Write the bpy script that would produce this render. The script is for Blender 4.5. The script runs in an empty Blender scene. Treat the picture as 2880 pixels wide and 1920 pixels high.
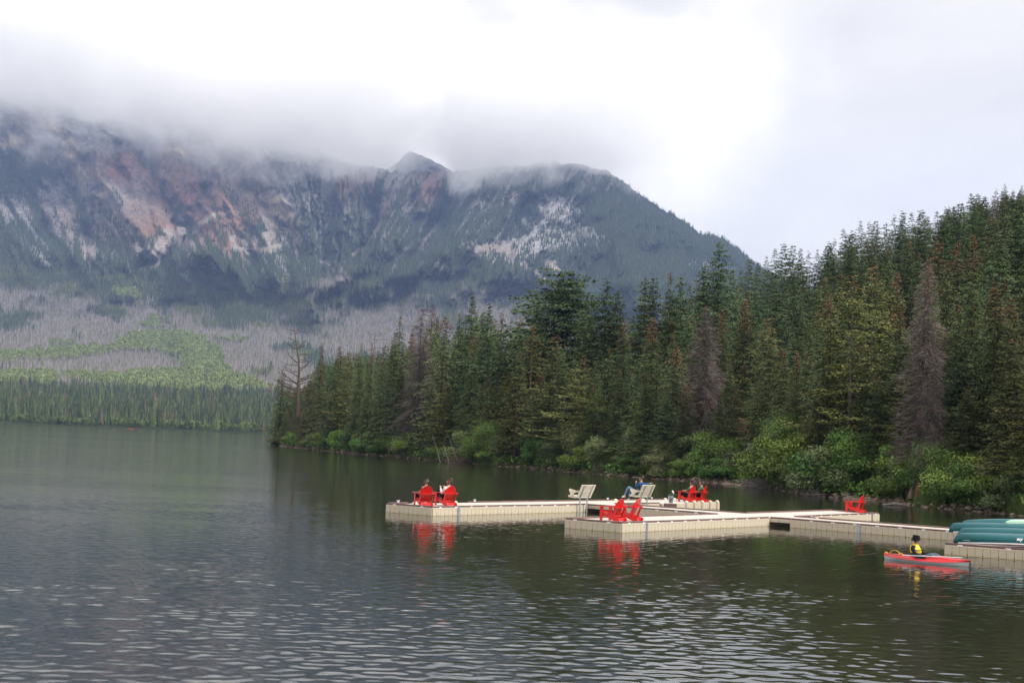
import bpy, bmesh, math, random
import numpy as np
from mathutils import Vector, Matrix

SC = bpy.context.scene
COL = SC.collection
# ------------------------------------------------------------------ camera
FPX, PITCH, ROLL, CAMH = 4123.6, 0.066522, 0.041044, 3.2131
_F = np.array([0, math.cos(PITCH), math.sin(PITCH)])
_RT = np.array([1.0, 0, 0]); _UP = np.array([0, -math.sin(PITCH), math.cos(PITCH)])
_R = math.cos(ROLL) * _RT + math.sin(ROLL) * _UP
_U = -math.sin(ROLL) * _RT + math.cos(ROLL) * _UP
cam = bpy.data.cameras.new('camera'); camo = bpy.data.objects.new('camera', cam); COL.objects.link(camo)
cam.sensor_width = 36.0; cam.lens = FPX / 2880 * 36.0
cam.clip_start = 0.5; cam.clip_end = 30000
M = Matrix([[_R[0], _U[0], -_F[0], 0], [_R[1], _U[1], -_F[1], 0], [_R[2], _U[2], -_F[2], CAMH], [0, 0, 0, 1]])
camo.matrix_world = M
SC.camera = camo
# ------------------------------------------------------------------ light
SUN_EL, SUN_AZ = math.radians(40), math.radians(-18)   # azimuth measured from +Y towards +X is (90 - az)
sun = bpy.data.lights.new('sun', 'SUN'); suno = bpy.data.objects.new('sun', sun); COL.objects.link(suno)
sun.energy = 4.0; sun.angle = math.radians(6); sun.color = (1.0, 0.96, 0.9)
_sd = Vector((math.cos(SUN_EL) * math.cos(SUN_AZ), math.cos(SUN_EL) * math.sin(SUN_AZ), math.sin(SUN_EL)))
suno.rotation_euler = _sd.to_track_quat('Z', 'Y').to_euler()
W = bpy.data.worlds.new('World'); SC.world = W; W.use_nodes = True
wn, wl = W.node_tree.nodes, W.node_tree.links
wn.clear()
def N(nt, t, **k):
    n = nt.nodes.new(t)
    for a, b in k.items():
        if a.startswith('i_'):
            n.inputs[a[2:].replace('_', ' ')].default_value = b
        else:
            setattr(n, a, b)
    return n
wt = W.node_tree
sky = N(wt, 'ShaderNodeTexSky', sky_type='NISHITA', sun_disc=False)
sky.sun_elevation = SUN_EL; sky.sun_rotation = math.pi / 2 - SUN_AZ
bg1 = N(wt, 'ShaderNodeBackground', i_Strength=0.11)
wl.new(sky.outputs[0], bg1.inputs[0])
tc = N(wt, 'ShaderNodeTexCoord')
mp = N(wt, 'ShaderNodeMapping'); mp.inputs['Scale'].default_value = (1.0, 1.0, 2.2)
mp.inputs['Location'].default_value = (0.35, 0.1, 0.2)
wl.new(tc.outputs['Generated'], mp.inputs[0])
nz = N(wt, 'ShaderNodeTexNoise', i_Scale=3.6, i_Detail=6.0, i_Roughness=0.56, i_Distortion=0.35)
wl.new(mp.outputs[0], nz.inputs['Vector'])
cr = N(wt, 'ShaderNodeValToRGB')
cr.color_ramp.elements[0].position = 0.30; cr.color_ramp.elements[0].color = (0.80, 0.765, 0.735, 1)
cr.color_ramp.elements[1].position = 0.66; cr.color_ramp.elements[1].color = (1.05, .995, .92, 1)
e = cr.color_ramp.elements.new(0.47); e.color = (0.94, 0.90, 0.85, 1)
wl.new(nz.outputs[0], cr.inputs[0])
bg2 = N(wt, 'ShaderNodeBackground', i_Strength=1.0)
wl.new(cr.outputs[0], bg2.inputs[0])
sx = N(wt, 'ShaderNodeSeparateXYZ'); wl.new(tc.outputs['Generated'], sx.inputs[0])
mr = N(wt, 'ShaderNodeMapRange'); mr.inputs[1].default_value = 0.25; mr.inputs[2].default_value = 1.0
mr.inputs[3].default_value = 1.08; mr.inputs[4].default_value = 2.5
wl.new(sx.outputs[2], mr.inputs[0]); wl.new(mr.outputs[0], bg2.inputs[1])
mx = N(wt, 'ShaderNodeMixShader'); mx.inputs[0].default_value = 0.95
wl.new(bg1.outputs[0], mx.inputs[1]); wl.new(bg2.outputs[0], mx.inputs[2])
wo = N(wt, 'ShaderNodeOutputWorld'); wl.new(mx.outputs[0], wo.inputs[0])
SC.view_settings.view_transform = 'Standard'; SC.view_settings.look = 'None'
SC.view_settings.exposure = 0.0; SC.view_settings.gamma = 1.0; SC.view_settings.use_curve_mapping = False
SC.cycles.volume_bounces = 24; SC.cycles.max_bounces = 24; SC.cycles.diffuse_bounces = 3
SC.cycles.glossy_bounces = 3; SC.cycles.transmission_bounces = 2; SC.cycles.transparent_max_bounces = 8
SC.cycles.caustics_reflective = False; SC.cycles.caustics_refractive = False
SC.cycles.volume_max_steps = 96

# ------------------------------------------------------------------ helpers
random.seed(7)
RNG = np.random.default_rng(11)
def rays(x, y):
    x = np.asarray(x, float); y = np.asarray(y, float)
    return _F + np.multiply.outer((x - 1440) / FPX, _R) + np.multiply.outer((960 - y) / FPX, _U)
def gp(x, y, z=0.0):
    "point of the plane at height z seen at photo position x, y"
    d = rays(x, y); t = (z - CAMH) / d[2]
    return np.array([d[0] * t, d[1] * t, z])
def hz(x):
    "photo y of the horizon at photo x"
    return 960 + (FPX * math.tan(PITCH) + (np.asarray(x, float) - 1440) * math.sin(ROLL)) / math.cos(ROLL)
def at_dist(x, D):
    "ground position on the azimuth of photo x (taken at the horizon) at distance D"
    d = rays(x, hz(x)); h = np.hypot(d[..., 0], d[..., 1])
    return d[..., 0] / h * D, d[..., 1] / h * D
def az_px(X, Y):
    "photo x on the horizon of a ground position"
    X = np.asarray(X, float); Y = np.asarray(Y, float)
    w = Y * _F[1]
    px = 1440 + FPX * (X * _R[0] + Y * _R[1]) / w
    return px
def tag(o, label=None, cat=None, group=None, kind=None):
    if label: o['label'] = label
    if cat: o['category'] = cat
    if group: o['group'] = group
    if kind: o['kind'] = kind
    return o
def mesh_np(name, V, Fc, mat=None, smooth=False):
    me = bpy.data.meshes.new(name)
    V = np.asarray(V, np.float32); Fc = np.asarray(Fc, np.int32)
    n = Fc.shape[1]
    me.vertices.add(len(V)); me.vertices.foreach_set('co', V.ravel())
    me.loops.add(Fc.size); me.loops.foreach_set('vertex_index', Fc.ravel())
    me.polygons.add(len(Fc)); me.polygons.foreach_set('loop_start', np.arange(0, Fc.size, n, dtype=np.int32))
    try: me.polygons.foreach_set('loop_total', np.full(len(Fc), n, np.int32))
    except Exception: pass
    if smooth: me.polygons.foreach_set('use_smooth', np.ones(len(Fc), bool))
    if mat: me.materials.append(mat)
    me.update(calc_edges=True); me.validate()
    return me
def vattr(me, name, arr, kind='FLOAT'):
    a = me.attributes.new(name, kind, 'POINT')
    if kind == 'FLOAT': a.data.foreach_set('value', np.asarray(arr, np.float32).ravel())
    elif kind == 'FLOAT_COLOR': a.data.foreach_set('color', np.asarray(arr, np.float32).ravel())
    elif kind == 'FLOAT_VECTOR': a.data.foreach_set('vector', np.asarray(arr, np.float32).ravel())
    elif kind == 'INT': a.data.foreach_set('value', np.asarray(arr, np.int32).ravel())
def link(name, me, parent=None, loc=None, rz=None):
    o = bpy.data.objects.new(name, me); COL.objects.link(o)
    if parent: o.parent = parent
    if loc is not None: o.location = loc
    if rz is not None: o.rotation_euler = (0, 0, rz)
    return o
def empty(name, loc=(0, 0, 0), rz=0.0):
    o = bpy.data.objects.new(name, None); COL.objects.link(o)
    o.empty_display_size = 0.2; o.location = loc; o.rotation_euler = (0, 0, rz)
    return o
def copy_tree(o, parent=None):
    c = o.copy(); COL.objects.link(c)
    if parent: c.parent = parent
    for ch in o.children: copy_tree(ch, c)
    return c
class MB:
    "collects boxes, bars and tubes and links them as one mesh"
    def __init__(s): s.v = []; s.f = []
    def add(s, v, f):
        b = len(s.v); s.v += [tuple(p) for p in v]; s.f += [tuple(i + b for i in q) for q in f]
    def box(s, c, d, R=None, ch=0.0):
        x, y, z = d[0] / 2, d[1] / 2, d[2] / 2
        if ch <= 0:
            v = [Vector((i * x, j * y, k * z)) for i in (-1, 1) for j in (-1, 1) for k in (-1, 1)]
            f = [(0, 1, 3, 2), (4, 6, 7, 5), (0, 4, 5, 1), (2, 3, 7, 6), (0, 2, 6, 4), (1, 5, 7, 3)]
        else:
            c2 = min(ch, x * .9, y * .9, z * .9); v = []; ids = {}
            for i in (-1, 1):
                for j in (-1, 1):
                    for k in (-1, 1):
                        for a in range(3):
                            p = [i * x, j * y, k * z]
                            for b in range(3):
                                if b != a: p[b] -= (i, j, k)[b] * c2
                            ids[(i, j, k, a)] = len(v); v.append(Vector(p))
            f = []
            for a in range(3):
                b1, b2 = [(1, 2), (2, 0), (0, 1)][a]
                for s1 in (-1, 1):
                    q = []
                    for (p1, p2) in ((-1, -1), (1, -1), (1, 1), (-1, 1)):
                        key = [0, 0, 0]; key[a] = s1; key[b1] = p1; key[b2] = p2
                        q.append(ids[(key[0], key[1], key[2], a)])
                    f.append(tuple(q if s1 > 0 else q[::-1]))
            for a in range(3):     # edge faces between face b1 and b2 along axis a
                b1, b2 = [(1, 2), (2, 0), (0, 1)][a]
                for p1 in (-1, 1):
                    for p2 in (-1, 1):
                        k0 = [0, 0, 0]; k0[b1] = p1; k0[b2] = p2; k0[a] = -1; k1 = list(k0); k1[a] = 1
                        q = [ids[(*k0, b1)], ids[(*k1, b1)], ids[(*k1, b2)], ids[(*k0, b2)]]
                        f.append(tuple(q if p1 * p2 < 0 else q[::-1]))
            for i in (-1, 1):
                for j in (-1, 1):
                    for k in (-1, 1):
                        q = [ids[(i, j, k, 0)], ids[(i, j, k, 1)], ids[(i, j, k, 2)]]
                        f.append(tuple(q if i * j * k > 0 else q[::-1]))
        c = Vector(c)
        v = [(R @ p if R is not None else p) + c for p in v]
        s.add(v, f); return s
    def bar(s, p, q, w, h, up=(0, 0, 1), ch=0.0):
        p = Vector(p); q = Vector(q); d = (q - p); L = d.length; d.normalize()
        u = Vector(up); sd = d.cross(u)
        if sd.length < 1e-4: sd = Vector((1, 0, 0))
        sd.normalize(); u = sd.cross(d)
        R = Matrix((d, sd, u)).transposed()
        s.box((p + q) / 2, (L, w, h), R, ch); return s
    def tube(s, pts, rad, n=8, cap=True):
        pts = [Vector(p) for p in pts]
        if not hasattr(rad, '__len__'): rad = [rad] * len(pts)
        vs = []; fs = []; pu = None
        for i, p in enumerate(pts):
            d = (pts[min(i + 1, len(pts) - 1)] - pts[max(i - 1, 0)]).normalized()
            u = Vector((0, 0, 1)) if abs(d.z) < .95 else Vector((1, 0, 0))
            if pu is not None: u = pu
            a = d.cross(u); 
            if a.length < 1e-5: a = d.cross(Vector((0.3, 1, 0.2)))
            a.normalize(); b = d.cross(a); pu = -b if False else u
            for k in range(n):
                t = 2 * math.pi * k / n
                vs.append(p + (a * math.cos(t) + b * math.sin(t)) * rad[i])
        for i in range(len(pts) - 1):
            for k in range(n):
                k2 = (k + 1) % n
                fs.append((i * n + k, (i + 1) * n + k, (i + 1) * n + k2, i * n + k2))
        if cap:
            fs.append(tuple(range(n))); m = (len(pts) - 1) * n
            fs.append(tuple(m + k for k in reversed(range(n))))
        s.add(vs, fs); return s
    def prism(s, poly, h0, h1, fn):
        "poly of (u, v); fn(u, v, h) -> xyz"
        n = len(poly); v = [fn(a, b, h0) for a, b in poly] + [fn(a, b, h1) for a, b in poly]
        f = [tuple(range(n))[::-1], tuple(range(n, 2 * n))] + [(i, (i + 1) % n, n + (i + 1) % n, n + i) for i in range(n)]
        s.add(v, f); return s
    def mesh(s, name, mat, smooth=False):
        me = bpy.data.meshes.new(name); me.from_pydata(s.v, [], s.f)
        bm = bmesh.new(); bm.from_mesh(me); bmesh.ops.recalc_face_normals(bm, faces=bm.faces); bm.to_mesh(me); bm.free()
        if mat: me.materials.append(mat)
        if smooth:
            for p in me.polygons: p.use_smooth = True
            try: me.set_sharp_from_angle(angle=math.radians(40))
            except Exception: pass
        return me
    def build(s, name, mat, parent=None, smooth=False, loc=None, rz=None):
        return link(name, s.mesh(name, mat, smooth), parent, loc, rz)
# smooth value noise on arrays
_tab = RNG.random((512, 512))
def vnoise(x, y):
    xi = np.floor(x).astype(int); yi = np.floor(y).astype(int); fx = x - xi; fy = y - yi
    fx = fx * fx * (3 - 2 * fx); fy = fy * fy * (3 - 2 * fy)
    g = lambda a, b: _tab[a & 511, b & 511]
    return (g(xi, yi) * (1 - fx) + g(xi + 1, yi) * fx) * (1 - fy) + (g(xi, yi + 1) * (1 - fx) + g(xi + 1, yi + 1) * fx) * fy
def fbm(x, y, o=4, g=.5):
    s = 0; a = 1; t = 0
    for i in range(o):
        s = s + a * vnoise(x * 2 ** i + 17.3 * i, y * 2 ** i + 9.1 * i); t += a; a *= g
    return s / t
def sstep(a, b, x):
    t = np.clip((x - a) / (b - a), 0, 1); return t * t * (3 - 2 * t)
def pdist(x, y, pts):
    "distance to polyline and parameter 0..1 along it"
    best = np.full(np.shape(x), 1e9); par = np.zeros(np.shape(x)); n = len(pts) - 1
    for i in range(n):
        ax, ay = pts[i]; bx, by = pts[i + 1]; dx, dy = bx - ax, by - ay
        t = np.clip(((x - ax) * dx + (y - ay) * dy) / (dx * dx + dy * dy + 1e-9), 0, 1)
        d = np.hypot(x - ax - t * dx, y - ay - t * dy); m = d < best
        best = np.where(m, d, best); par = np.where(m, (i + t) / n, par)
    return best, par
def inpoly(x, y, P):
    r = np.zeros(np.shape(x), bool); j = len(P) - 1
    for i in range(len(P)):
        xi, yi = P[i]; xj, yj = P[j]
        if yi != yj: r ^= ((yi > y) != (yj > y)) & (x < (xj - xi) * (y - yi) / (yj - yi) + xi)
        j = i
    return r
# ------------------------------------------------------------------ materials
def mat(name, col=(.5, .5, .5), rough=.6, metal=0.0, spec=.5, noise=0.0, nscale=8.0, bump=0.0, bscale=40.0, rand=0.0, attr=None, coat=0.0, coords='Object', tint2=None):
    m = bpy.data.materials.new(name); m.use_nodes = True; nt = m.node_tree; nt.nodes.clear()
    out = N(nt, 'ShaderNodeOutputMaterial'); b = N(nt, 'ShaderNodeBsdfPrincipled')
    nt.links.new(b.outputs[0], out.inputs[0])
    b.inputs['Base Color'].default_value = (*col, 1); b.inputs['Roughness'].default_value = rough
    b.inputs['Metallic'].default_value = metal; b.inputs['Specular IOR Level'].default_value = spec
    b.inputs['Coat Weight'].default_value = coat
    src = None
    tcn = N(nt, 'ShaderNodeTexCoord')
    if attr:
        a = N(nt, 'ShaderNodeAttribute', attribute_name=attr); src = a.outputs['Color']
    if noise > 0:
        nn = N(nt, 'ShaderNodeTexNoise', i_Scale=nscale, i_Detail=5.0); nt.links.new(tcn.outputs[coords], nn.inputs['Vector'])
        if tint2:
            mm = N(nt, 'ShaderNodeMix', data_type='RGBA'); r2 = N(nt, 'ShaderNodeMapRange'); r2.inputs[1].default_value = .42; r2.inputs[2].default_value = .62
            nt.links.new(nn.outputs[0], r2.inputs[0]); nt.links.new(r2.outputs[0], mm.inputs[0])
            mm.inputs[6].default_value = (*col, 1); mm.inputs[7].default_value = (*tint2, 1); src = mm.outputs[2]
        r = N(nt, 'ShaderNodeMapRange'); r.inputs[1].default_value = .3; r.inputs[2].default_value = .7
        r.inputs[3].default_value = 1 - noise; r.inputs[4].default_value = 1 + noise
        nt.links.new(nn.outputs[0], r.inputs[0])
        vm = N(nt, 'ShaderNodeVectorMath', operation='SCALE'); 
        if src: nt.links.new(src, vm.inputs[0])
        else: vm.inputs[0].default_value = col
        nt.links.new(r.outputs[0], vm.inputs['Scale']); src = vm.outputs[0]
    if rand > 0:
        oi = N(nt, 'ShaderNodeObjectInfo'); r = N(nt, 'ShaderNodeMapRange'); r.inputs[3].default_value = 1 - rand; r.inputs[4].default_value = 1 + rand
        nt.links.new(oi.outputs['Random'], r.inputs[0]); vm = N(nt, 'ShaderNodeVectorMath', operation='SCALE')
        if src: nt.links.new(src, vm.inputs[0])
        else: vm.inputs[0].default_value = col
        nt.links.new(r.outputs[0], vm.inputs['Scale']); src = vm.outputs[0]
    if src: nt.links.new(src, b.inputs['Base Color'])
    if bump > 0:
        bn = N(nt, 'ShaderNodeTexNoise', i_Scale=bscale, i_Detail=4.0); nt.links.new(tcn.outputs[coords], bn.inputs['Vector'])
        bb = N(nt, 'ShaderNodeBump', i_Strength=bump, i_Distance=0.02); nt.links.new(bn.outputs[0], bb.inputs['Height'])
        nt.links.new(bb.outputs[0], b.inputs['Normal'])
    return m
# ------------------------------------------------------------------ water
def water_material():
    m = bpy.data.materials.new('lake_water'); m.use_nodes = True; nt = m.node_tree; nt.nodes.clear()
    out = N(nt, 'ShaderNodeOutputMaterial'); b = N(nt, 'ShaderNodeBsdfPrincipled')
    nt.links.new(b.outputs[0], out.inputs[0])
    b.inputs['Base Color'].default_value = (0.020, 0.022, 0.013, 1); b.inputs['Roughness'].default_value = 0.035
    b.inputs['IOR'].default_value = 1.333
    g = N(nt, 'ShaderNodeNewGeometry')
    def layer(sx, sy, rot, det, amp, off=0.0, dist=0.0):
        mp = N(nt, 'ShaderNodeMapping'); mp.inputs['Rotation'].default_value = (0, 0, rot)
        mp.inputs['Scale'].default_value = (sx, sy, 1); mp.inputs['Location'].default_value = (off, off * .7, 0)
        nt.links.new(g.outputs['Position'], mp.inputs[0])
        n = N(nt, 'ShaderNodeTexNoise', i_Scale=1.0, i_Detail=det, i_Roughness=.5, i_Distortion=dist)
        n.noise_dimensions = '2D'
        nt.links.new(mp.outputs[0], n.inputs['Vector'])
        k = N(nt, 'ShaderNodeMath', operation='MULTIPLY'); nt.links.new(n.outputs[0], k.inputs[0]); k.inputs[1].default_value = amp
        return k.outputs[0], n.outputs[0]
    def op(o, a, c):
        k = N(nt, 'ShaderNodeMath', operation=o); nt.links.new(a, k.inputs[0])
        if isinstance(c, float): k.inputs[1].default_value = c
        else: nt.links.new(c, k.inputs[1])
        return k.outputs[0]
    h1, _ = layer(.9, 2.3, .16, 2.0, .011, 0, .4)
    h3, _ = layer(.25, .6, .1, 1.0, .016, 9)
    _, p1 = layer(.012, .05, .1, 3.0, 1.0, 3)
    pr = N(nt, 'ShaderNodeMapRange'); pr.inputs[1].default_value = .38; pr.inputs[2].default_value = .62
    pr.inputs[3].default_value = .35; pr.inputs[4].default_value = 1.3; nt.links.new(p1, pr.inputs[0])
    fa = N(nt, 'ShaderNodeAttribute', attribute_name='far')
    farh = op('MULTIPLY', op('MULTIPLY', op('ADD', h1, h3), pr.outputs[0]), fa.outputs['Fac'])
    h2, _ = layer(5.0, 9.0, -.2, 1.0, .0006, 5, .3)
    bp = N(nt, 'ShaderNodeBump', i_Strength=1.0, i_Distance=1.0); nt.links.new(op('ADD', farh, h2), bp.inputs['Height'])
    nt.links.new(bp.outputs[0], b.inputs['Normal'])
    rr = N(nt, 'ShaderNodeMapRange'); rr.inputs[3].default_value = .03; rr.inputs[4].default_value = .075; nt.links.new(fa.outputs['Fac'], rr.inputs[0]); nt.links.new(rr.outputs[0], b.inputs['Roughness'])
    return m
MW = water_material()
# the lake: ripples are real geometry out to the docks, fine relief in the material beyond
def lake():
    azs = np.concatenate([np.linspace(-88, -24, 24), np.degrees(np.arctan((np.arange(-80, 2962, 3.6) - 1440) / 4123.0)), np.linspace(24, 88, 24)])
    az = np.radians(azs)
    D = np.concatenate([[1.5, 5, 9], np.arange(13, 36, .052), np.arange(36, 80, .105), [81, 84, 90, 100, 120, 160, 240, 400, 700, 1200, 2200, 4200]])
    A_, R2 = np.meshgrid(az, D); X = np.sin(A_) * R2; Y = np.cos(A_) * R2
    r = np.random.default_rng(77); n = 66; lam = np.exp(r.uniform(np.log(.19), np.log(1.2), n)); th = np.radians(90 + 6 + r.normal(0, 44, n)); k = 2 * np.pi / lam; ph = r.uniform(0, 6.28, n)
    w = np.exp(-((np.log(lam) - np.log(.38)) / .70) ** 2); w /= np.sqrt((w ** 2).sum() / 2)
    h = np.zeros_like(X); fade = (1 - sstep(64, 79, R2)) * sstep(13, 14, R2)
    pa = fbm(X / 9 + 3, Y / 5 + 2, 3); pb = fbm(X / 2.6 + 30, Y / 1.9, 2)
    amp = .0235 * (.88 + .5 * sstep(.32, .66, pa) + .7 * sstep(.5, .76, pb))
    amp *= np.interp(R2, [14, 24, 34, 48, 80], [1.0, 1.0, .85, .62, .5])
    amp += .030 * np.exp(-((R2 - 57) / 5.5) ** 2) * sstep(-4, -9, X) * sstep(.35, .6, fbm(X / 7 + 9, Y / 3, 3))
    for i in range(n): h += w[i] / k[i] * np.sin(k[i] * (X * np.cos(th[i]) + Y * np.sin(th[i])) + ph[i])
    # crests a little sharper than troughs
    z = amp * h * fade; z = z + .9 * np.maximum(z, 0) ** 2 / .02 * .35
    V = np.stack([X, Y, z], -1).reshape(-1, 3); nx = len(az); ii = np.arange(len(D) - 1)[:, None] * nx + np.arange(nx - 1)[None, :]
    me = mesh_np('lake', V, np.stack([ii, ii + 1, ii + nx + 1, ii + nx], -1).reshape(-1, 4), MW, smooth=True)
    vattr(me, 'far', sstep(60, 79, R2).ravel()); o = link('lake', me); o['kind'] = 'structure'
lake()

# ------------------------------------------------------------------ far mountain
CX = [-500, -200, 0, 130, 250, 350, 450, 560, 700, 830, 900, 1000, 1130, 1270, 1400, 1560, 1700, 1800, 1900, 1965, 2000, 2040, 2110, 2200, 2400, 2700, 3400]
CY = [190, 195, 205, 215, 225, 235, 250, 285, 340, 400, 430, 462, 487, 482, 470, 455, 474, 548, 612, 655, 659, 672, 733, 790, 860, 930, 1000]
QX = [-14, -9, 0, 30, 60, 110, 180, 260, 340, 430, 520, 600, 680, 760, 860, 960, 1100]
QD = [1000, 1040, 1120, 1290, 1450, 1800, 2300, 2800, 3200, 3600, 3980, 4300, 4600, 4900, 5250, 5600, 6100]
def base_D(x, q):
    sc = np.interp(x, [-500, 0, 770, 1600, 2400, 3400], [1.10, 1.08, .985, .96, 1.0, 1.1])
    return np.interp(q, QX, QD) * sc
GUL = [  # gullies: polyline in photo coordinates, width, depth in metres
 ([(40, 300), (90, 380), (150, 440), (205, 510), (262, 592)], 26, 120),
 ([(392, 380), (415, 450), (452, 500), (458, 560), (510, 625), (545, 650), (500, 700), (430, 740)], 22, 170),
 ([(640, 470), (700, 540), (770, 610), (825, 660), (835, 720)], 26, 140),
 ([(950, 500), (945, 560), (925, 610), (912, 645)], 18, 110),
 ([(1005, 500), (1055, 590), (1075, 620), (1040, 660), (1000, 715), (960, 760)], 24, 190),
 ([(1310, 520), (1260, 590), (1210, 660), (1170, 710), (1080, 760), (900, 860)], 30, 200),
 ([(1470, 540), (1420, 590), (1330, 650)], 20, 90),
 ([(250, 640), (240, 700), (255, 760)], 22, 80),
 ([(600, 500), (560, 600), (548, 650)], 22, 90),
 ([(700, 640), (720, 700), (690, 760)], 22, 60),
 ([(880, 620), (905, 700), (915, 770)], 24, 80),
 ([(1200, 500), (1150, 560), (1120, 640)], 22, 80),
 ([(1620, 780), (1480, 830), (1330, 880), (1180, 930)], 22, 40),
 ([(1500, 800), (1330, 780), (1200, 800), (1000, 880)], 24, 45),
 ([(300, 420), (350, 500), (420, 560)], 18, 70),
 ([(120, 520), (200, 600), (260, 680)], 26, 70),
]
RIDG = [
 ([(130, 300), (230, 430), (330, 560), (430, 700)], 45, 110),
 ([(560, 400), (640, 520), (600, 640), (580, 720)], 50, 90),
 ([(560, 700), (640, 750), (760, 800), (860, 840)], 60, 80),
 ([(860, 470), (860, 560), (870, 680)], 32, 90),
 ([(985, 490), (975, 560), (960, 650)], 26, 70),
 ([(1160, 500), (1110, 620), (1020, 740), (880, 850)], 34, 140),
 ([(1560, 470), (1440, 580), (1300, 690), (1100, 780), (890, 880)], 44, 170),
 ([(1650, 480), (1700, 620), (1760, 760), (1800, 850)], 90, 120),
 ([(1450, 760), (1250, 830), (1050, 900)], 40, 50),
 ([(980, 790), (900, 830), (860, 870), (800, 900)], 26, 50),
]
def fall(x, y):
    "across and along the fall line: it runs down to the right on the left massif, down to the left on the right one"
    k = sstep(820, 1080, x); return x + y * (-.55 * (1 - k) + .60 * k) + 300 * k, y
def relief(x, y, D):
    wx = x + (fbm(x / 45, y / 45, 3) - .5) * 46; wy = y + (fbm(x / 50 + 40, y / 50, 3) - .5) * 40
    r = np.zeros_like(x); gk = .7 + 1.6 * sstep(300, 460, hz(x) - y)
    for P, w, d in GUL:
        ds, t = pdist(wx, wy, P); r = r + gk * d * np.exp(-(ds / w) ** 1.3) * (.35 + .65 * np.sin(np.clip(t, .05, 1) * 2.6 + .3))
    for P, w, d in RIDG:
        ds, t = pdist(wx, wy, P); r = r - gk * d * np.exp(-(ds / w) ** 1.4)
    steep = sstep(300, 480, hz(x) - y)
    # buttresses running down the fall line, finer crags
    u, v = fall(wx, wy)
    rd = 1 - np.abs(2 * fbm(u / 75, v / 420 + 3, 3) - 1); r = r - 260 * steep * rd
    rd2 = 1 - np.abs(2 * fbm(u / 24, v / 130 + 9, 4, .55) - 1); r = r - 110 * steep * rd2
    r = r - 60 * (fbm(u / 9, v / 26, 3, .6) - .5) * steep
    r = r + (fbm(x / 140, y / 60, 4) - .5) * np.interp(hz(x) - y, [-20, 40, 200, 400], [0, 40, 260, 260])
    return r
xs = np.arange(-420, 3000, 5.0)
rowq = np.concatenate([np.array([-15, -13.2, -12, -11, -9, -6, -2]), np.linspace(2, 1000, 215)])
nR = 190
XX = np.repeat(xs[None, :], nR, 0)
tt = np.linspace(0, 1, nR)[:, None] ** 1.0
ycr = np.interp(xs, CX, CY) + (fbm(xs / 26, xs * 0 + 5, 4, .6) - .5) * 26 + (fbm(xs / 5, xs * 0 + 2, 2) - .5) * 4
crq = hz(xs) - ycr
QQ = -15 + (crq[None, :] + 15) * tt
QQ[1, :] = -13.0; QQ[2, :] = -12.0; QQ[3, :] = -10.5
QQ = np.sort(QQ, 0)
YY = hz(XX) - QQ
DD = base_D(XX, QQ)
RL = relief(XX, YY, DD) * sstep(-10, 60, QQ) * (1 - .75 * sstep(.93, 1.0, tt))
dr = rays(XX, YY); hh = np.hypot(dr[..., 0], dr[..., 1])
tpar = (DD + RL) / hh
PT = np.stack([dr[..., 0] * tpar, dr[..., 1] * tpar, CAMH + dr[..., 2] * tpar], -1)
# shoreline rows follow the water plane, rear rows drop behind the crest
back = []
for k, (dd, dz) in enumerate([(160, -60), (700, -500), (1500, -1100)]):
    q = PT[-1].copy(); n = np.hypot(q[:, 0], q[:, 1]); q[:, 0] *= (n + dd) / n; q[:, 1] *= (n + dd) / n; q[:, 2] = np.maximum(q[:, 2] + dz, -20); back.append(q)
PV = np.concatenate([PT.reshape(-1, 3)] + back, 0)
nX = len(xs); nT = nR + 3
ii = np.arange(nT - 1)[:, None] * nX + np.arange(nX - 1)[None, :]
FQ = np.stack([ii, ii + 1, ii + nX + 1, ii + nX], -1).reshape(-1, 4)

# ---- what grows or lies where on the slopes
RED = [((560, 560), 150, 95), ((330, 470), 75, 45), ((480, 500), 60, 60), ((630, 640), 70, 50), ((720, 580), 40, 40), ((100, 380), 40, 70), ((430, 640), 60, 30), ((680, 690), 60, 40), ((1000, 530), 60, 40), ((1210, 530), 50, 50), ((1060, 590), 30, 50)]
TAN = [((240, 620), 110, 55), ((330, 660), 80, 40), ((380, 600), 50, 40), ((470, 600), 40, 80)]
PALE = [([(640, 470), (700, 530), (760, 570), (800, 620), (815, 660)], 34), ([(130, 330), (170, 380), (205, 440), (225, 500)], 22), ([(480, 430), (540, 430)], 20), ([(20, 400), (60, 390)], 14), ([(290, 540), (260, 580)], 8)]  # pale limestone bands, with the sun patch of the upper left painted in
SCREE = [([(395, 385), (415, 440), (420, 480)], 6), ([(455, 480), (455, 500), (448, 515)], 6), ([(490, 600), (520, 630), (545, 650)], 7), ([(600, 605), (560, 635), (545, 650)], 9), ([(90, 340), (140, 430), (215, 510), (262, 590)], 7),
 ([(248, 660), (252, 695)], 9), ([(250, 690), (252, 720)], 22), ([(250, 720), (255, 770)], 6), ([(470, 660), (455, 690), (440, 720), (430, 740)], 20), ([(380, 695), (400, 720), (440, 735)], 14), ([(430, 740), (395, 760), (340, 775)], 6), ([(510, 640), (515, 670)], 14),
 ([(655, 670), (660, 700), (700, 708), (760, 705), (785, 695)], 11), ([(680, 665), (690, 690)], 9), ([(715, 668), (720, 690)], 8), ([(745, 665), (765, 690)], 13), ([(820, 640), (830, 700), (835, 725)], 6), ([(945, 520), (950, 560), (925, 610), (912, 645)], 7),
 ([(1010, 510), (1035, 560), (1068, 590)], 10), ([(1080, 560), (1068, 600), (1070, 630), (1030, 690), (990, 720)], 7), ([(1300, 530), (1260, 580), (1215, 650), (1180, 700)], 6), ([(1450, 545), (1415, 580)], 8), ([(905, 735), (925, 745)], 12), ([(1470, 745), (1500, 760), (1530, 785)], 9), ([(1325, 710), (1400, 690), (1440, 720)], 16), ([(1540, 740), (1575, 770)], 14)]
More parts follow.
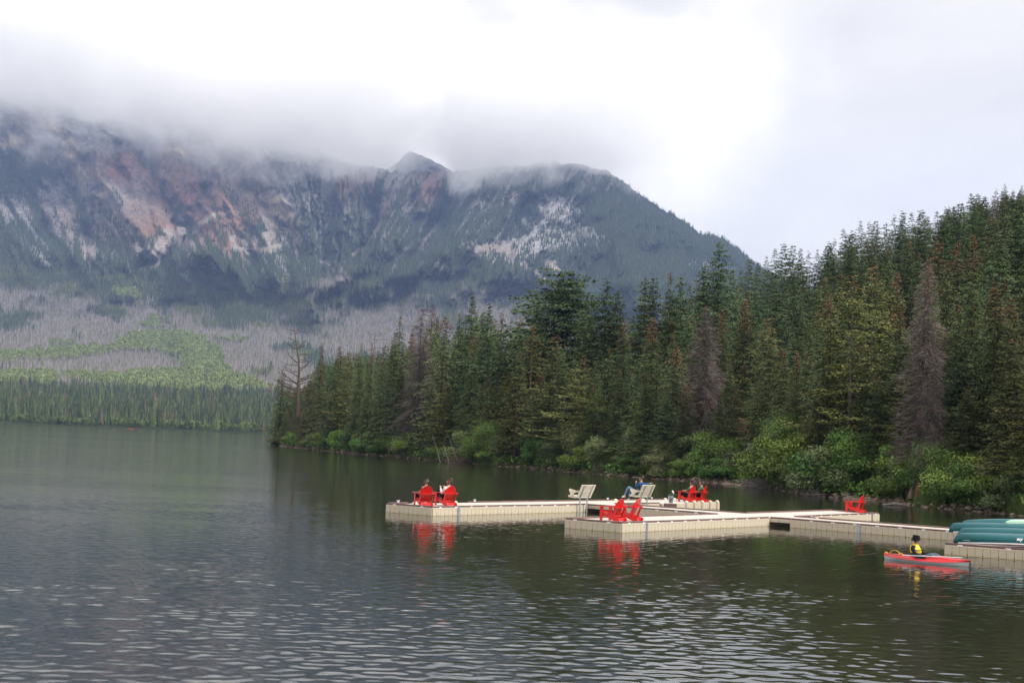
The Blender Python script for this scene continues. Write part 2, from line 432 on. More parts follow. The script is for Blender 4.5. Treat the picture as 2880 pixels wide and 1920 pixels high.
ROCKR = [(1520, 560), (1560, 545), (1620, 570), (1640, 600), (1600, 615), (1650, 640), (1735, 685), (1690, 700), (1600, 690), (1560, 720), (1500, 715), (1440, 740), (1370, 735), (1300, 720), (1380, 690), (1480, 665), (1520, 620)]
ROCKR2 = [(2130 - 200, 735), (2170 - 200, 720), (2100, 760), (1960, 770)]
MEAD = [[(-500, 990), (0, 998), (120, 988), (300, 982), (340, 955), (400, 938), (500, 940), (560, 952), (600, 975), (622, 1000), (635, 1030), (660, 1062), (740, 1085), (790, 1110), (640, 1110), (330, 1100), (360, 1056), (470, 1050), (535, 1040), (480, 1005), (430, 988), (340, 990), (200, 1012), (0, 1022), (-500, 1020)],
 [(-400, 1050), (140, 1052), (160, 1095), (-400, 1095)], [(165, 1062), (230, 1052), (300, 1062), (420, 1075), (300, 1100)], [(410, 898), (470, 895), (460, 905), (400, 905)], [(390, 912), (440, 910), (480, 920), (400, 925)], [(140, 965), (210, 962), (200, 972), (150, 975)],
 [(310, 815), (400, 812), (390, 845), (330, 840)], [(430, 828), (460, 828), (460, 845)], [(130, 845), (160, 845), (150, 855)], [(600, 955), (700, 962), (690, 970)], [(710, 922), (750, 920), (740, 930)], [(1130 - 300, 1000), (880, 1002), (850, 1012)]]
def classes(x, y):
    fu, fv = fall(x, y); jx = x + (fbm(fu / 12, fv / 34, 4, .6) - .5) * 46; jy = y + (fbm(fu / 12 + 50, fv / 34, 4, .6) - .5) * 40
    q = hz(x) - y
    c = {}
    g = lambda L: np.clip(sum(np.exp(-(((jx - a) / w) ** 2 + ((jy - b) / h) ** 2)) for (a, b), w, h in L), 0, 1)
    c['red'] = g(RED); c['tan'] = g(TAN)
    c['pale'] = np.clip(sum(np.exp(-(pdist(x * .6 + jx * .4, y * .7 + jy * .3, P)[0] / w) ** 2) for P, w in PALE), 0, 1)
    kx = x + (fbm(x / 7, y / 7, 3) - .5) * 9; ky = y + (fbm(x / 7 + 50, y / 7, 3) - .5) * 9
    c['scree'] = np.clip(sum(sstep(1.25, .6, pdist(kx, ky, P)[0] / (w * .95)) for P, w in SCREE), 0, 1)
    c['rockr'] = np.where(inpoly(jx, jy, ROCKR) | inpoly(jx, jy, ROCKR2), 1.0, 0.0)
    # tree line: the upper left is rock with forest tongues
    line = np.interp(x, [-500, 0, 150, 300, 420, 560, 700, 850, 1000, 1300, 1500, 1700, 3000], [560, 610, 655, 670, 655, 640, 650, 605, 580, 520, 470, 470, 450])
    ft = fbm(fu / 17, fv / 75, 4, .6)
    c['forest'] = sstep(-60, 70, (jy - line) + (ft - .5) * 330)
    up = sstep(.52, .62, fbm(fu / 24, fv / 110 + 8, 4)) * sstep(-260, -40, jy - line)
    c['forest'] = np.clip(np.maximum(c['forest'], up * .9), 0, 1)
    rdg = 1 - np.abs(2 * fbm(fu / 24, fv / 130 + 9, 4, .55) - 1)
    c['forest'] = c['forest'] * (1 - .8 * sstep(.84, .95, rdg) * sstep(330, 430, q) * sstep(1750, 1500, x))
    bt = np.exp(-(((x - 60) / 110) ** 2 + ((y - 480) / 90) ** 2)); c['forest'] = np.maximum(c['forest'], sstep(.35, .7, bt + (ft - .5)))
    c['mead'] = np.zeros_like(x)
    mx_, my_ = x + (fbm(x / 22, y / 9, 4, .6) - .5) * 60 + RNG.normal(0, 3, np.shape(x)), y + (fbm(x / 22 + 9, y / 9, 4, .6) - .5) * 24 + RNG.normal(0, 1.2, np.shape(x))
    for P in MEAD: c['mead'] = np.maximum(c['mead'], inpoly(mx_, my_, P).astype(float))
    # grey burnt or beetle-killed forest on the lower slopes, in swaths
    sw = fbm(jx / 120 - jy / 70, jy / 34, 4)
    lowq = np.interp(x, [0, 400, 600, 900, 1300, 1700, 2100], [415, 395, 350, 375, 450, 350, 200])
    c['dead'] = sstep(0, -60, q - lowq + (sw - .5) * 200) * sstep(.28, .42, sw + .14 * sstep(330, 120, q)) * sstep(75, 95, q)
    lp = np.exp(-(pdist(jx, jy, [(880, 850), (960, 790), (850, 830)])[0] / 28) ** 2); c['dead'] = np.maximum(c['dead'], lp)
    c['near'] = sstep(98, 82, q + (fbm(x / 30, y / 20, 3) - .5) * 16)
    return c
def albedo(x, y):
    c = classes(x, y); fu, fv = fall(x, y); n1 = .5 * fbm(fu / 7, fv / 20, 3, .6) + .5 * fbm(x / 6, y / 5, 3, .6); n2 = fbm(x / 40, y / 30, 4)
    C = lambda *t: np.array(t)[None, None, :] * np.ones(x.shape)[..., None] if x.ndim == 2 else np.array(t)[None, :] * np.ones(x.shape)[..., None]
    mix = lambda a, b, m: a * (1 - m[..., None]) + b * m[..., None]
    col = mix(C(.12, .12, .13), C(.34, .325, .325), sstep(.3, .7, n2 * .6 + n1 * .5))
    col = mix(col, C(.37, .19, .135), c['red'] * sstep(.30, .62, n1 * .7 + fbm(x / 14, y / 14 + 3, 3) * .45))
    col = mix(col, C(.31, .215, .16), c['tan'] * sstep(.3, .62, n1) * .85)
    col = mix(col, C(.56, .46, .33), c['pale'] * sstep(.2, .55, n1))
    fo = c['forest'] * (1 - c['rockr'] * sstep(.25, .5, n1 + .1)) * (1 - .75 * np.clip(c['pale'] + c['red'] * .7, 0, 1)) * (1 - c['tan'] * .7)
    col = mix(col, C(.42, .41, .41), c['rockr'] * (1 - fo) * sstep(.3, .5, n1 + .1))
    col = mix(col, mix(C(.028, .042, .034), C(.05, .07, .04), n2), fo * sstep(.15, .4, n1 + c['forest'] * .35))
    col = mix(col, C(.22, .195, .20), c['dead'] * .95)
    col = mix(col, C(.11, .15, .06), c['mead'])
    col = mix(col, C(.06, .085, .035), c['near'] * (1 - c['mead']))
    col = mix(col, mix(C(.34, .30, .29), C(.50, .43, .38), n2), c['scree'] * (1 - sstep(.70, .8, fbm(x / 5, y / 9, 2))) )
    col = col * (.75 + .5 * n1)[..., None]
    return col
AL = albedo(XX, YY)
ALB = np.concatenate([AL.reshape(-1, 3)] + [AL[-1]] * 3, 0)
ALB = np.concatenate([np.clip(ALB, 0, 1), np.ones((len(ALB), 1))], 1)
def mountain_mat():
    m = mat('mountain_ground', rough=.95, spec=.1, attr='alb'); nt = m.node_tree
    b = [n for n in nt.nodes if n.type == 'BSDF_PRINCIPLED'][0]; at = [n for n in nt.nodes if n.type == 'ATTRIBUTE'][0]
    g = N(nt, 'ShaderNodeNewGeometry')
    mp = N(nt, 'ShaderNodeMapping'); mp.inputs['Scale'].default_value = (.05, .05, .02); nt.links.new(g.outputs['Position'], mp.inputs[0])
    n = N(nt, 'ShaderNodeTexNoise', i_Scale=1.0, i_Detail=8.0, i_Roughness=.78); nt.links.new(mp.outputs[0], n.inputs['Vector'])
    r = N(nt, 'ShaderNodeMapRange'); r.inputs[1].default_value = .3; r.inputs[2].default_value = .7; r.inputs[3].default_value = .38; r.inputs[4].default_value = 1.65
    nt.links.new(n.outputs[0], r.inputs[0]); vm = N(nt, 'ShaderNodeVectorMath', operation='SCALE')
    nt.links.new(at.outputs['Color'], vm.inputs[0]); nt.links.new(r.outputs[0], vm.inputs['Scale']); nt.links.new(vm.outputs[0], b.inputs['Base Color'])
    bp = N(nt, 'ShaderNodeBump', i_Strength=1.0, i_Distance=26.0); nt.links.new(n.outputs[0], bp.inputs['Height']); nt.links.new(bp.outputs[0], b.inputs['Normal'])
    return m
MM = mountain_mat()
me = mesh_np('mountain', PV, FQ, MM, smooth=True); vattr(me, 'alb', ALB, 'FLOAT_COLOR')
link('mountain', me)['kind'] = 'structure'
# the summit that shows through the cloud behind the main ridge
px = np.arange(1040, 1400, 5.0); pyc = np.interp(px, [1050, 1110, 1150, 1190, 1275, 1335, 1400], [505, 462, 425, 436, 484, 505, 560]) + (fbm(px / 9, px * 0 + 3, 3) - .5) * 10
rows = []
for k, f in enumerate(np.linspace(0, 1, 24)):
    y = pyc + (560 - pyc) * f; d = rays(px, y); h = np.hypot(d[:, 0], d[:, 1])
    D = 5060 - 200 * f - 90 * (fbm(px / 25 + f * 3, px * 0 + f * 9, 4)); t = D / h
    rows.append(np.stack([d[:, 0] * t, d[:, 1] * t, CAMH + d[:, 2] * t], -1))
PVs = np.array(rows); n0, n1_ = PVs.shape[:2]
PVs = np.concatenate([PVs.reshape(-1, 3), PVs[0] + [0, 400, -300]], 0)
ii = np.arange(n0 - 1)[:, None] * n1_ + np.arange(n1_ - 1)[None, :]
Fs = np.stack([ii, ii + 1, ii + n1_ + 1, ii + n1_], -1).reshape(-1, 4)
jj = np.arange(n1_ - 1); Fb = np.stack([jj, jj + 1, n0 * n1_ + jj + 1, n0 * n1_ + jj], -1)
me = mesh_np('mountain_summit', PVs, np.concatenate([Fs, Fb]), MM, smooth=True)
nn = fbm(PVs[:, 0] / 18, PVs[:, 2] / 18, 4)
vattr(me, 'alb', np.concatenate([np.clip(np.array([.19, .2, .21])[None] * (.25 + 1.5 * nn)[:, None], 0, 1), np.ones((len(PVs), 1))], 1), 'FLOAT_COLOR')
link('mountain_summit', me)['kind'] = 'structure'
# ------------------------------------------------------------------ air and cloud
def add_box(name, lo, hi, m):
    mb = MB(); c = [(a + b) / 2 for a, b in zip(lo, hi)]; d = [b - a for a, b in zip(lo, hi)]
    mb.box(c, d); return mb.build(name, m)
mh = bpy.data.materials.new('air'); mh.use_nodes = True; nt = mh.node_tree; nt.nodes.clear()
pv = N(nt, 'ShaderNodeVolumePrincipled', i_Density=0.000060, i_Anisotropy=0.0); pv.inputs['Color'].default_value = (0.42, 0.58, 1.0, 1)
o_ = N(nt, 'ShaderNodeOutputMaterial'); nt.links.new(pv.outputs[0], o_.inputs['Volume'])
HZ = add_box('haze', (-3200, -400, -1.5), (3400, 7600, 1420), mh); HZ['kind'] = 'stuff'
mc = bpy.data.materials.new('cloud'); mc.use_nodes = True; nt = mc.node_tree; nt.nodes.clear()
o_ = N(nt, 'ShaderNodeOutputMaterial')
vs = N(nt, 'ShaderNodeVolumeScatter', i_Anisotropy=0.0); vs.inputs['Color'].default_value = (1, 1, 1, 1)
nt.links.new(vs.outputs[0], o_.inputs['Volume'])
g = N(nt, 'ShaderNodeNewGeometry'); sp = N(nt, 'ShaderNodeSeparateXYZ'); nt.links.new(g.outputs['Position'], sp.inputs[0])
def MR(src, a, b, c=0.0, d=1.0, sm=False):
    n = N(nt, 'ShaderNodeMapRange'); n.inputs[1].default_value = a; n.inputs[2].default_value = b; n.inputs[3].default_value = c; n.inputs[4].default_value = d
    if sm: n.interpolation_type = 'SMOOTHSTEP'
    nt.links.new(src, n.inputs[0]); return n.outputs[0]
def MT(op, a, b=None):
    n = N(nt, 'ShaderNodeMath', operation=op)
    for i, s in enumerate((a, b)):
        if s is None: continue
        if isinstance(s, (int, float)): n.inputs[i].default_value = s
        else: nt.links.new(s, n.inputs[i])
    return n.outputs[0]
CBX = [-250, 0, 130, 190, 250, 300, 340, 400, 480, 560, 640, 720, 800, 880, 1000, 1090, 1135, 1190, 1250, 1300, 1400, 1500, 1600, 1700, 1820]
CBY = [275, 275, 305, 350, 395, 390, 335, 375, 415, 455, 492, 512, 518, 505, 515, 462, 396, 388, 450, 548, 562, 560, 540, 512, 470]
fc = N(nt, 'ShaderNodeFloatCurve'); cv = fc.mapping.curves[0]
X0, X1, Z0, Z1 = -2200.0, 900.0, 700.0, 1300.0
pts = [((x - 1440) / FPX * 4700, CAMH + (hz(x) - y) / FPX * 4700) for x, y in zip(CBX, CBY)]
pts = [((a - X0) / (X1 - X0), (b - Z0) / (Z1 - Z0)) for a, b in pts]
cv.points[0].location = (0, pts[0][1]); cv.points[1].location = (1, pts[-1][1])
for a, b in pts: cv.points.new(a, b)
fc.mapping.update()
nt.links.new(MR(sp.outputs[0], X0, X1), fc.inputs['Value'])
zb = MR(fc.outputs[0], 0, 1, Z0, Z1)
mp = N(nt, 'ShaderNodeMapping'); mp.inputs['Scale'].default_value = (.0042, .0030, .0060); nt.links.new(g.outputs['Position'], mp.inputs[0])
n1 = N(nt, 'ShaderNodeTexNoise', i_Scale=1.0, i_Detail=5.0, i_Roughness=.62, i_Distortion=.5); nt.links.new(mp.outputs[0], n1.inputs['Vector'])
hgt = MT('SUBTRACT', sp.outputs[2], zb)
wob = MR(n1.outputs[0], .25, .75, -210, 210)
low = MR(MT('ADD', hgt, wob), -120, 50, 0, 1, True)
thick = MR(MT('ADD', hgt, wob), -40, 200, .5, 1.0, True)
top = MR(MT('SUBTRACT', hgt, wob), 210, 500, 1, 0, True)
right = MR(MT('ADD', sp.outputs[0], MR(n1.outputs[0], .2, .8, -350, 350)), 0, 1000, 1, 0, True)
dens = MT('MULTIPLY', MT('MULTIPLY', low, top), MT('MULTIPLY', right, thick))
mp2 = N(nt, 'ShaderNodeMapping'); mp2.inputs['Scale'].default_value = (.013, .008, .017); nt.links.new(g.outputs['Position'], mp2.inputs[0])
n2 = N(nt, 'ShaderNodeTexNoise', i_Scale=1.0, i_Detail=3.0, i_Roughness=.6); nt.links.new(mp2.outputs[0], n2.inputs['Vector'])
rag = MT('ADD', MR(n2.outputs[0], .40, .60, 0, 1.4), MR(hgt, 20, 240, 0, 1))
rag = MR(rag, 0, 1, .28, 1)
dens = MT('MULTIPLY', MT('MULTIPLY', dens, rag), .0070)
nt.links.new(dens, vs.inputs['Density'])
CL = add_box('clouds', (-2450, 3950, 690), (1350, 6050, 1620), mc); CL['kind'] = 'stuff'
try: mc.cycles.volume_sampling = 'MULTIPLE_IMPORTANCE'; mc.cycles.volume_step_rate = 1.0
except Exception as ex: print(ex)
# ------------------------------------------------------------------ far forests (nobody could count them: instanced masses)
def tint_mat(name, col, rough=.85, rand=.3, trans=0.0):
    m = bpy.data.materials.new(name); m.use_nodes = True; nt = m.node_tree; nt.nodes.clear()
    out = N(nt, 'ShaderNodeOutputMaterial'); b = N(nt, 'ShaderNodeBsdfPrincipled'); nt.links.new(b.outputs[0], out.inputs[0])
    b.inputs['Roughness'].default_value = rough; b.inputs['Specular IOR Level'].default_value = .15
    a = N(nt, 'ShaderNodeAttribute', attribute_name='tint'); a.attribute_type = 'INSTANCER'
    v = N(nt, 'ShaderNodeVectorMath', operation='MULTIPLY'); v.inputs[1].default_value = col; nt.links.new(a.outputs['Color'], v.inputs[0])
    nt.links.new(v.outputs[0], b.inputs['Base Color']); return m
MFC = tint_mat('far_conifer', (1, 1, 1)); MFD = tint_mat('far_dead', (1, 1, 1)); MFA = tint_mat('far_aspen', (1, 1, 1))
def far_conifer(k):
    r = np.random.default_rng(50 + k); V = []; Fc = []
    tiers = 9; H = 1.0; R = [.13, .10, .16][k % 3]
    for t in range(tiers):
        z0 = .06 + .9 * t / tiers; rad = R * (1 - (t / tiers) ** 1.15) * r.uniform(.75, 1.2) + .012; z1 = z0 + .17
        n = 7; b = len(V); V.append((r.normal(0, .004), r.normal(0, .004), min(z1, 1.0 if t == tiers - 1 else 1)))
        ph = r.uniform(0, 6)
        for i in range(n):
            a = ph + 2 * math.pi * i / n; q = rad * (1.15 if i % 2 else .55) * r.uniform(.8, 1.2)
            V.append((q * math.cos(a), q * math.sin(a), z0 + r.normal(0, .012) + (.0 if i % 2 else .035)))
        for i in range(n): Fc.append((b, b + 1 + i, b + 1 + (i + 1) % n))
    me = mesh_np('far_conifer_mesh', V, Fc, MFC); return me
def far_dead(k):
    r = np.random.default_rng(80 + k); V = []; Fc = []
    def sliver(p, q, w):
        b = len(V); p = np.array(p); q = np.array(q)
        for a in (0, 2.1, 4.2): V.append(tuple(p + w * np.array([math.cos(a), math.sin(a), 0])))
        V.append(tuple(q)); Fc.extend([(b, b + 1, b + 3), (b + 1, b + 2, b + 3), (b + 2, b, b + 3)])
    sliver((0, 0, 0), (r.normal(0, .02), r.normal(0, .02), 1), .013)
    for i in range(16):
        z = r.uniform(.25, .95); a = r.uniform(0, 6.28); L = .11 * (1.15 - z) + .02
        sliver((0, 0, z), (L * math.cos(a), L * math.sin(a), z - r.uniform(-.02, .06)), .006)
    return mesh_np('far_dead_mesh', V, Fc, MFD)
def far_aspen(k):
    r = np.random.default_rng(90 + k); V = []; Fc = []
    for i in range(70):
        d = r.normal(0, 1, 3); d /= np.linalg.norm(d); rr = r.uniform(.5, 1) ** .5
        c = np.array([d[0] * .3 * rr, d[1] * .3 * rr, .62 + d[2] * .36 * rr]); u = r.normal(0, 1, 3); u /= np.linalg.norm(u); w = np.cross(u, d); w /= np.linalg.norm(w) + 1e-6
        s = r.uniform(.05, .1); b = len(V); V += [tuple(c + u * s), tuple(c + w * s), tuple(c - u * s), tuple(c - w * s)]; Fc += [(b, b + 1, b + 2), (b, b + 2, b + 3)]
    return mesh_np('far_aspen_mesh', V, Fc, MFA)
FARC = bpy.data.collections.new('far_tree_shapes')       # not linked to the scene: only the instanced masses use it
for i, me in enumerate([far_conifer(0), far_conifer(1), far_conifer(2), far_dead(0), far_dead(1), far_aspen(0), far_aspen(1)]):
    o = bpy.data.objects.new('shape_%02d' % i, me); FARC.objects.link(o)
def instancer(name, P, idx, sc, rot, tint, coll):
    me = bpy.data.meshes.new(name); me.vertices.add(len(P)); me.vertices.foreach_set('co', np.asarray(P, np.float32).ravel())
    vattr(me, 'idx', idx, 'INT'); vattr(me, 'sc', sc, 'FLOAT_VECTOR'); vattr(me, 'rot', rot, 'FLOAT_VECTOR')
    vattr(me, 'tint', np.concatenate([tint, np.ones((len(P), 1))], 1), 'FLOAT_COLOR')
    o = link(name, me)
    ng = bpy.data.node_groups.new(name + '_nodes', 'GeometryNodeTree')
    ng.interface.new_socket('Geometry', in_out='INPUT', socket_type='NodeSocketGeometry'); ng.interface.new_socket('Geometry', in_out='OUTPUT', socket_type='NodeSocketGeometry')
    gi = ng.nodes.new('NodeGroupInput'); go = ng.nodes.new('NodeGroupOutput')
    m2p = ng.nodes.new('GeometryNodeMeshToPoints'); ip = ng.nodes.new('GeometryNodeInstanceOnPoints')
    ci = ng.nodes.new('GeometryNodeCollectionInfo'); ci.inputs['Collection'].default_value = coll; ci.inputs['Separate Children'].default_value = True; ci.inputs['Reset Children'].default_value = True
    def na(nm, t):
        n = ng.nodes.new('GeometryNodeInputNamedAttribute'); n.data_type = t; n.inputs['Name'].default_value = nm; return n.outputs['Attribute']
    L = ng.links.new
    L(gi.outputs[0], m2p.inputs[0]); L(m2p.outputs[0], ip.inputs['Points']); L(ci.outputs[0], ip.inputs['Instance'])
    ip.inputs['Pick Instance'].default_value = True; L(na('idx', 'INT'), ip.inputs['Instance Index'])
    e2r = ng.nodes.new('FunctionNodeEulerToRotation'); L(na('rot', 'FLOAT_VECTOR'), e2r.inputs[0]); L(e2r.outputs[0], ip.inputs['Rotation'])
    L(na('sc', 'FLOAT_VECTOR'), ip.inputs['Scale']); L(ip.outputs[0], go.inputs[0])
    md = o.modifiers.new('scatter', 'NODES'); md.node_group = ng; o['kind'] = 'stuff'; return o
def sample_slope(n, x0, x1, q0, q1):
    "random points of the mountain mesh between photo columns and heights above the horizon"
    x = RNG.uniform(x0, x1, n); ci = (x - xs[0]) / 5.0; c0 = ci.astype(int); fx = ci - c0
    q = RNG.uniform(q0, q1, n); ok = q < np.interp(x, xs, crq) - 2
    x, c0, fx, q = x[ok], c0[ok], fx[ok], q[ok]
    qa = QQ[:, c0] * (1 - fx) + QQ[:, c0 + 1] * fx
    r = (qa < q[None, :]).sum(0) - 1; r = np.clip(r, 0, nR - 2)
    k = np.arange(len(x)); fr = (q - qa[r, k]) / (qa[r + 1, k] - qa[r, k] + 1e-9); fr = np.clip(fr, 0, 1)
    p0 = PT[r, c0] * (1 - fx)[:, None] + PT[r, c0 + 1] * fx[:, None]; p1 = PT[r + 1, c0] * (1 - fx)[:, None] + PT[r + 1, c0 + 1] * fx[:, None]
    return x, hz(x) - q, p0 * (1 - fr)[:, None] + p1 * fr[:, None]
def scatter(name, n, x0, x1, q0, q1, rule):
    x, y, P = sample_slope(n, x0, x1, q0, q1); c = classes(x, y); u = RNG.random(len(x)); D = P[:, 1]
    keep, idx, h, tint = rule(x, y, P, c, u)
    h = h[keep]; m = len(h)
    sc = np.stack([h * RNG.uniform(.85, 1.25, m)] * 2 + [h], -1); rot = np.stack([RNG.normal(0, .02, m), RNG.normal(0, .02, m), RNG.uniform(0, 6.28, m)], -1)
    print(name, m)
    return instancer(name, P[keep] - [0, 0, .3], idx[keep], sc, rot, tint[keep], FARC)
def grn(n, a, b, jit=.25):
    t = RNG.random(n)[:, None]; return (np.array(a) * (1 - t) + np.array(b) * t) * RNG.uniform(1 - jit, 1 + jit, (n, 1))
def r_near(x, y, P, c, u):
    n = len(x); q = hz(x) - y
    keep = (u < .25 + .75 * c['near']) & (P[:, 2] > .5)
    h = RNG.uniform(6, 12, n) * (1 + .45 * (RNG.random(n) < .12))
    h = h * (.55 + .9 * fbm(x / 16, y / 9, 3))
    tint = grn(n, (.030, .048, .018), (.08, .105, .036), .4)
    dark = RNG.random(n) < .3; tint[dark] = grn(dark.sum(), (.022, .035, .022), (.035, .05, .03))
    br = RNG.random(n) < .07; tint[br] = grn(br.sum(), (.1, .07, .045), (.13, .1, .06))
    idx = RNG.integers(0, 3, n)
    sh = (RNG.random(n) < .10) | ((q < -4) & (RNG.random(n) < .6)); idx[sh] = 5 + (RNG.random(sh.sum()) < .5); h = np.where(sh, RNG.uniform(3, 7, n), h)
    tint[sh] = grn(sh.sum(), (.07, .11, .035), (.14, .17, .06)); return keep, idx, h, tint
def r_slope(x, y, P, c, u):
    n = len(x); q = hz(x) - y
    m = RNG.random(n) < c['mead']; dd = (RNG.random(n) < c['dead']) & ~m
    fr = np.clip(c['forest'] - .55 * c['rockr'] - .7 * c['pale'] - .5 * c['red'], 0, 1) * (1 - c['scree'])
    thin = np.interp(q, [100, 400, 700], [.95, .85, .6])
    keep = np.where(m, u < .5, np.where(dd, u < .8 * (1 - c['scree']), u < fr * thin)) & (c['near'] < .6)
    h = np.where(m, RNG.uniform(7, 11, n), np.where(dd, RNG.uniform(8, 15, n), RNG.uniform(9, 17, n)))
    idx = np.where(m, 5 + (RNG.random(n) < .5), np.where(dd, 3 + (RNG.random(n) < .5), RNG.integers(0, 3, n)))
    tint = grn(n, (.034, .052, .034), (.062, .082, .044), .3)
    yg = (fbm(x / 60, y / 18 + 7, 3) > .56) & (q < 420); tint[yg] = grn(yg.sum(), (.06, .08, .03), (.1, .11, .04))
    tint[dd] = grn(dd.sum(), (.22, .19, .20), (.38, .33, .34), .2)
    gd = dd & (RNG.random(n) < .30); idx[gd] = RNG.integers(0, 3, gd.sum()); h[gd] *= .6; tint[gd] = grn(gd.sum(), (.08, .10, .04), (.14, .15, .06))
    tint[m] = grn(m.sum(), (.13, .165, .06), (.21, .25, .09), .2)
    return keep, idx.astype(int), h, tint
scatter('far_shore_forest', 14000, -300, 1150, -12, 98, r_near)
scatter('mountain_forest', 185000, -300, 1750, 72, 420, r_slope)
scatter('upper_mountain_forest', 100000, -300, 2250, 420, 745, r_slope)
scatter('side_slope_forest', 22000, 1650, 2300, 330, 560, r_slope)
# ------------------------------------------------------------------ headland
SHP = [(783, 1253), (835, 1259), (930, 1269), (1017, 1278), (1096, 1284), (1175, 1291), (1305, 1301), (1400, 1311), (1460, 1314), (1594, 1326), (1739, 1338), (1885, 1349), (2078, 1363), (2168, 1375), (2318, 1397), (2449, 1407), (2561, 1417), (2598, 1424), (2748, 1438), (2804, 1441), (2880, 1450), (3050, 1470), (3400, 1520)]
SHW = [gp(a, b)[:2] for a, b in SHP]
_spx = np.array([a for a, b in SHP], float); _sD = np.array([np.hypot(*p) for p in SHW])
def shore_D(px): return np.interp(px, _spx, _sD)
HILLX = [700, 1000, 1200, 1400, 1600, 1800, 2030, 2300, 2600, 2880, 3400]
HILLH = [1.0, 2.0, 3.2, 4.2, 5.5, 8.0, 11.5, 17, 24, 31, 40]
def ground_h(px, D):
    s = D - shore_D(px) - 1.2 * (fbm(px / 14.0, px * 0 + 3, 3) - .5)
    Hm = np.interp(px, HILLX, HILLH)
    h = -.5 + np.minimum(sstep(-1.2, 1.2, s) * .95, 1) + .35 * sstep(1, 6, s)
    h = h + Hm * sstep(2, 135, s) + Hm * .25 * sstep(20, 60, s) * (fbm(px / 120, D / 30, 3) - .35)
    h = h - (h + .6) * sstep(0, 14, (795 - px) * 1.0) * 1.0
    return h
gx = np.concatenate([np.arange(740, 3420, 9.0)]); sr = np.concatenate([[-3, -2, -1.2, -.8, -.4, 0, .4, .8, 1.2, 1.8, 2.6, 4, 6, 8.5, 12], np.linspace(16, 420, 60)])
GXX = np.repeat(gx[None, :], len(sr), 0); GD = shore_D(GXX) + sr[:, None]
GH = ground_h(GXX, GD); wx_, wy_ = at_dist(GXX, GD)
GV = np.stack([wx_, wy_, GH], -1).reshape(-1, 3)
nx = len(gx); ii = np.arange(len(sr) - 1)[:, None] * nx + np.arange(nx - 1)[None, :]
MG = mat('forest_floor', (.035, .03, .016), .95, spec=.1, noise=.4, nscale=.8, bump=.6, bscale=3.0, tint2=(.045, .05, .02), coords='Object')
link('ground', mesh_np('ground', GV, np.stack([ii, ii + 1, ii + nx + 1, ii + nx], -1).reshape(-1, 4), MG, smooth=True))['kind'] = 'structure'

# ------------------------------------------------------------------ conifers
def leaf_mat(name, c1, c2, rust=None, hue=.25, rough=.7, translucent=.0):
    "needles vary leaf by leaf (attribute var) and tree by tree; cones redden the top (attribute top)"
    m = bpy.data.materials.new(name); m.use_nodes = True; nt = m.node_tree; nt.nodes.clear()
    out = N(nt, 'ShaderNodeOutputMaterial'); b = N(nt, 'ShaderNodeBsdfPrincipled'); nt.links.new(b.outputs[0], out.inputs[0])
    b.inputs['Roughness'].default_value = rough; b.inputs['Specular IOR Level'].default_value = .25
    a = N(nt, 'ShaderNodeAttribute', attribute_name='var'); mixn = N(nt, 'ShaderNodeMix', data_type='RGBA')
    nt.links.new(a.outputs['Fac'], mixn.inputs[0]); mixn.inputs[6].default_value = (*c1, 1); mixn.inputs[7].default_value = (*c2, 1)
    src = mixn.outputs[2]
    oi = N(nt, 'ShaderNodeObjectInfo')
    hsv = N(nt, 'ShaderNodeHueSaturation'); nt.links.new(src, hsv.inputs['Color'])
    r = N(nt, 'ShaderNodeMapRange'); r.inputs[3].default_value = .5 - .035; r.inputs[4].default_value = .5 + .025; nt.links.new(oi.outputs['Random'], r.inputs[0]); nt.links.new(r.outputs[0], hsv.inputs['Hue'])
    mm = N(nt, 'ShaderNodeMath', operation='MULTIPLY'); mm.inputs[1].default_value = 7.31; nt.links.new(oi.outputs['Random'], mm.inputs[0])
    fr = N(nt, 'ShaderNodeMath', operation='FRACT'); nt.links.new(mm.outputs[0], fr.inputs[0])
    r = N(nt, 'ShaderNodeMapRange'); r.inputs[3].default_value = 1 - hue; r.inputs[4].default_value = 1 + hue * 1.2; nt.links.new(fr.outputs[0], r.inputs[0]); nt.links.new(r.outputs[0], hsv.inputs['Value'])
    src = hsv.outputs[0]
    if rust:
        t = N(nt, 'ShaderNodeAttribute', attribute_name='top'); m2 = N(nt, 'ShaderNodeMix', data_type='RGBA'); nt.links.new(t.outputs['Fac'], m2.inputs[0])
        nt.links.new(src, m2.inputs[6]); m2.inputs[7].default_value = (*rust, 1); src = m2.outputs[2]
    nt.links.new(src, b.inputs['Base Color'])
    return m
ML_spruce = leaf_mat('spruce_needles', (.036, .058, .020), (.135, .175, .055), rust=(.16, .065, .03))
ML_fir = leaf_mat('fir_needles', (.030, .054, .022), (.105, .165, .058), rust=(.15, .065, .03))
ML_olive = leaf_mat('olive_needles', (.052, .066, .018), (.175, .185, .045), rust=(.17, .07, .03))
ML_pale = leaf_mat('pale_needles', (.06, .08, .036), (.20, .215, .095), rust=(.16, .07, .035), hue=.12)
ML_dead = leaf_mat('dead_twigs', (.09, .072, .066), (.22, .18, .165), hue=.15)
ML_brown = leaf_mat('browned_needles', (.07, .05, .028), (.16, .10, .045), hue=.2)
MBARK = mat('bark', (.10, .075, .058), .95, spec=.1, noise=.35, nscale=3, rand=.25)
MBARKG = mat('grey_bark', (.15, .13, .12), .95, spec=.1, noise=.3, nscale=3, rand=.2)
MBARKR = mat('red_bark', (.17, .085, .06), .95, spec=.1, noise=.3, nscale=3, rand=.2)
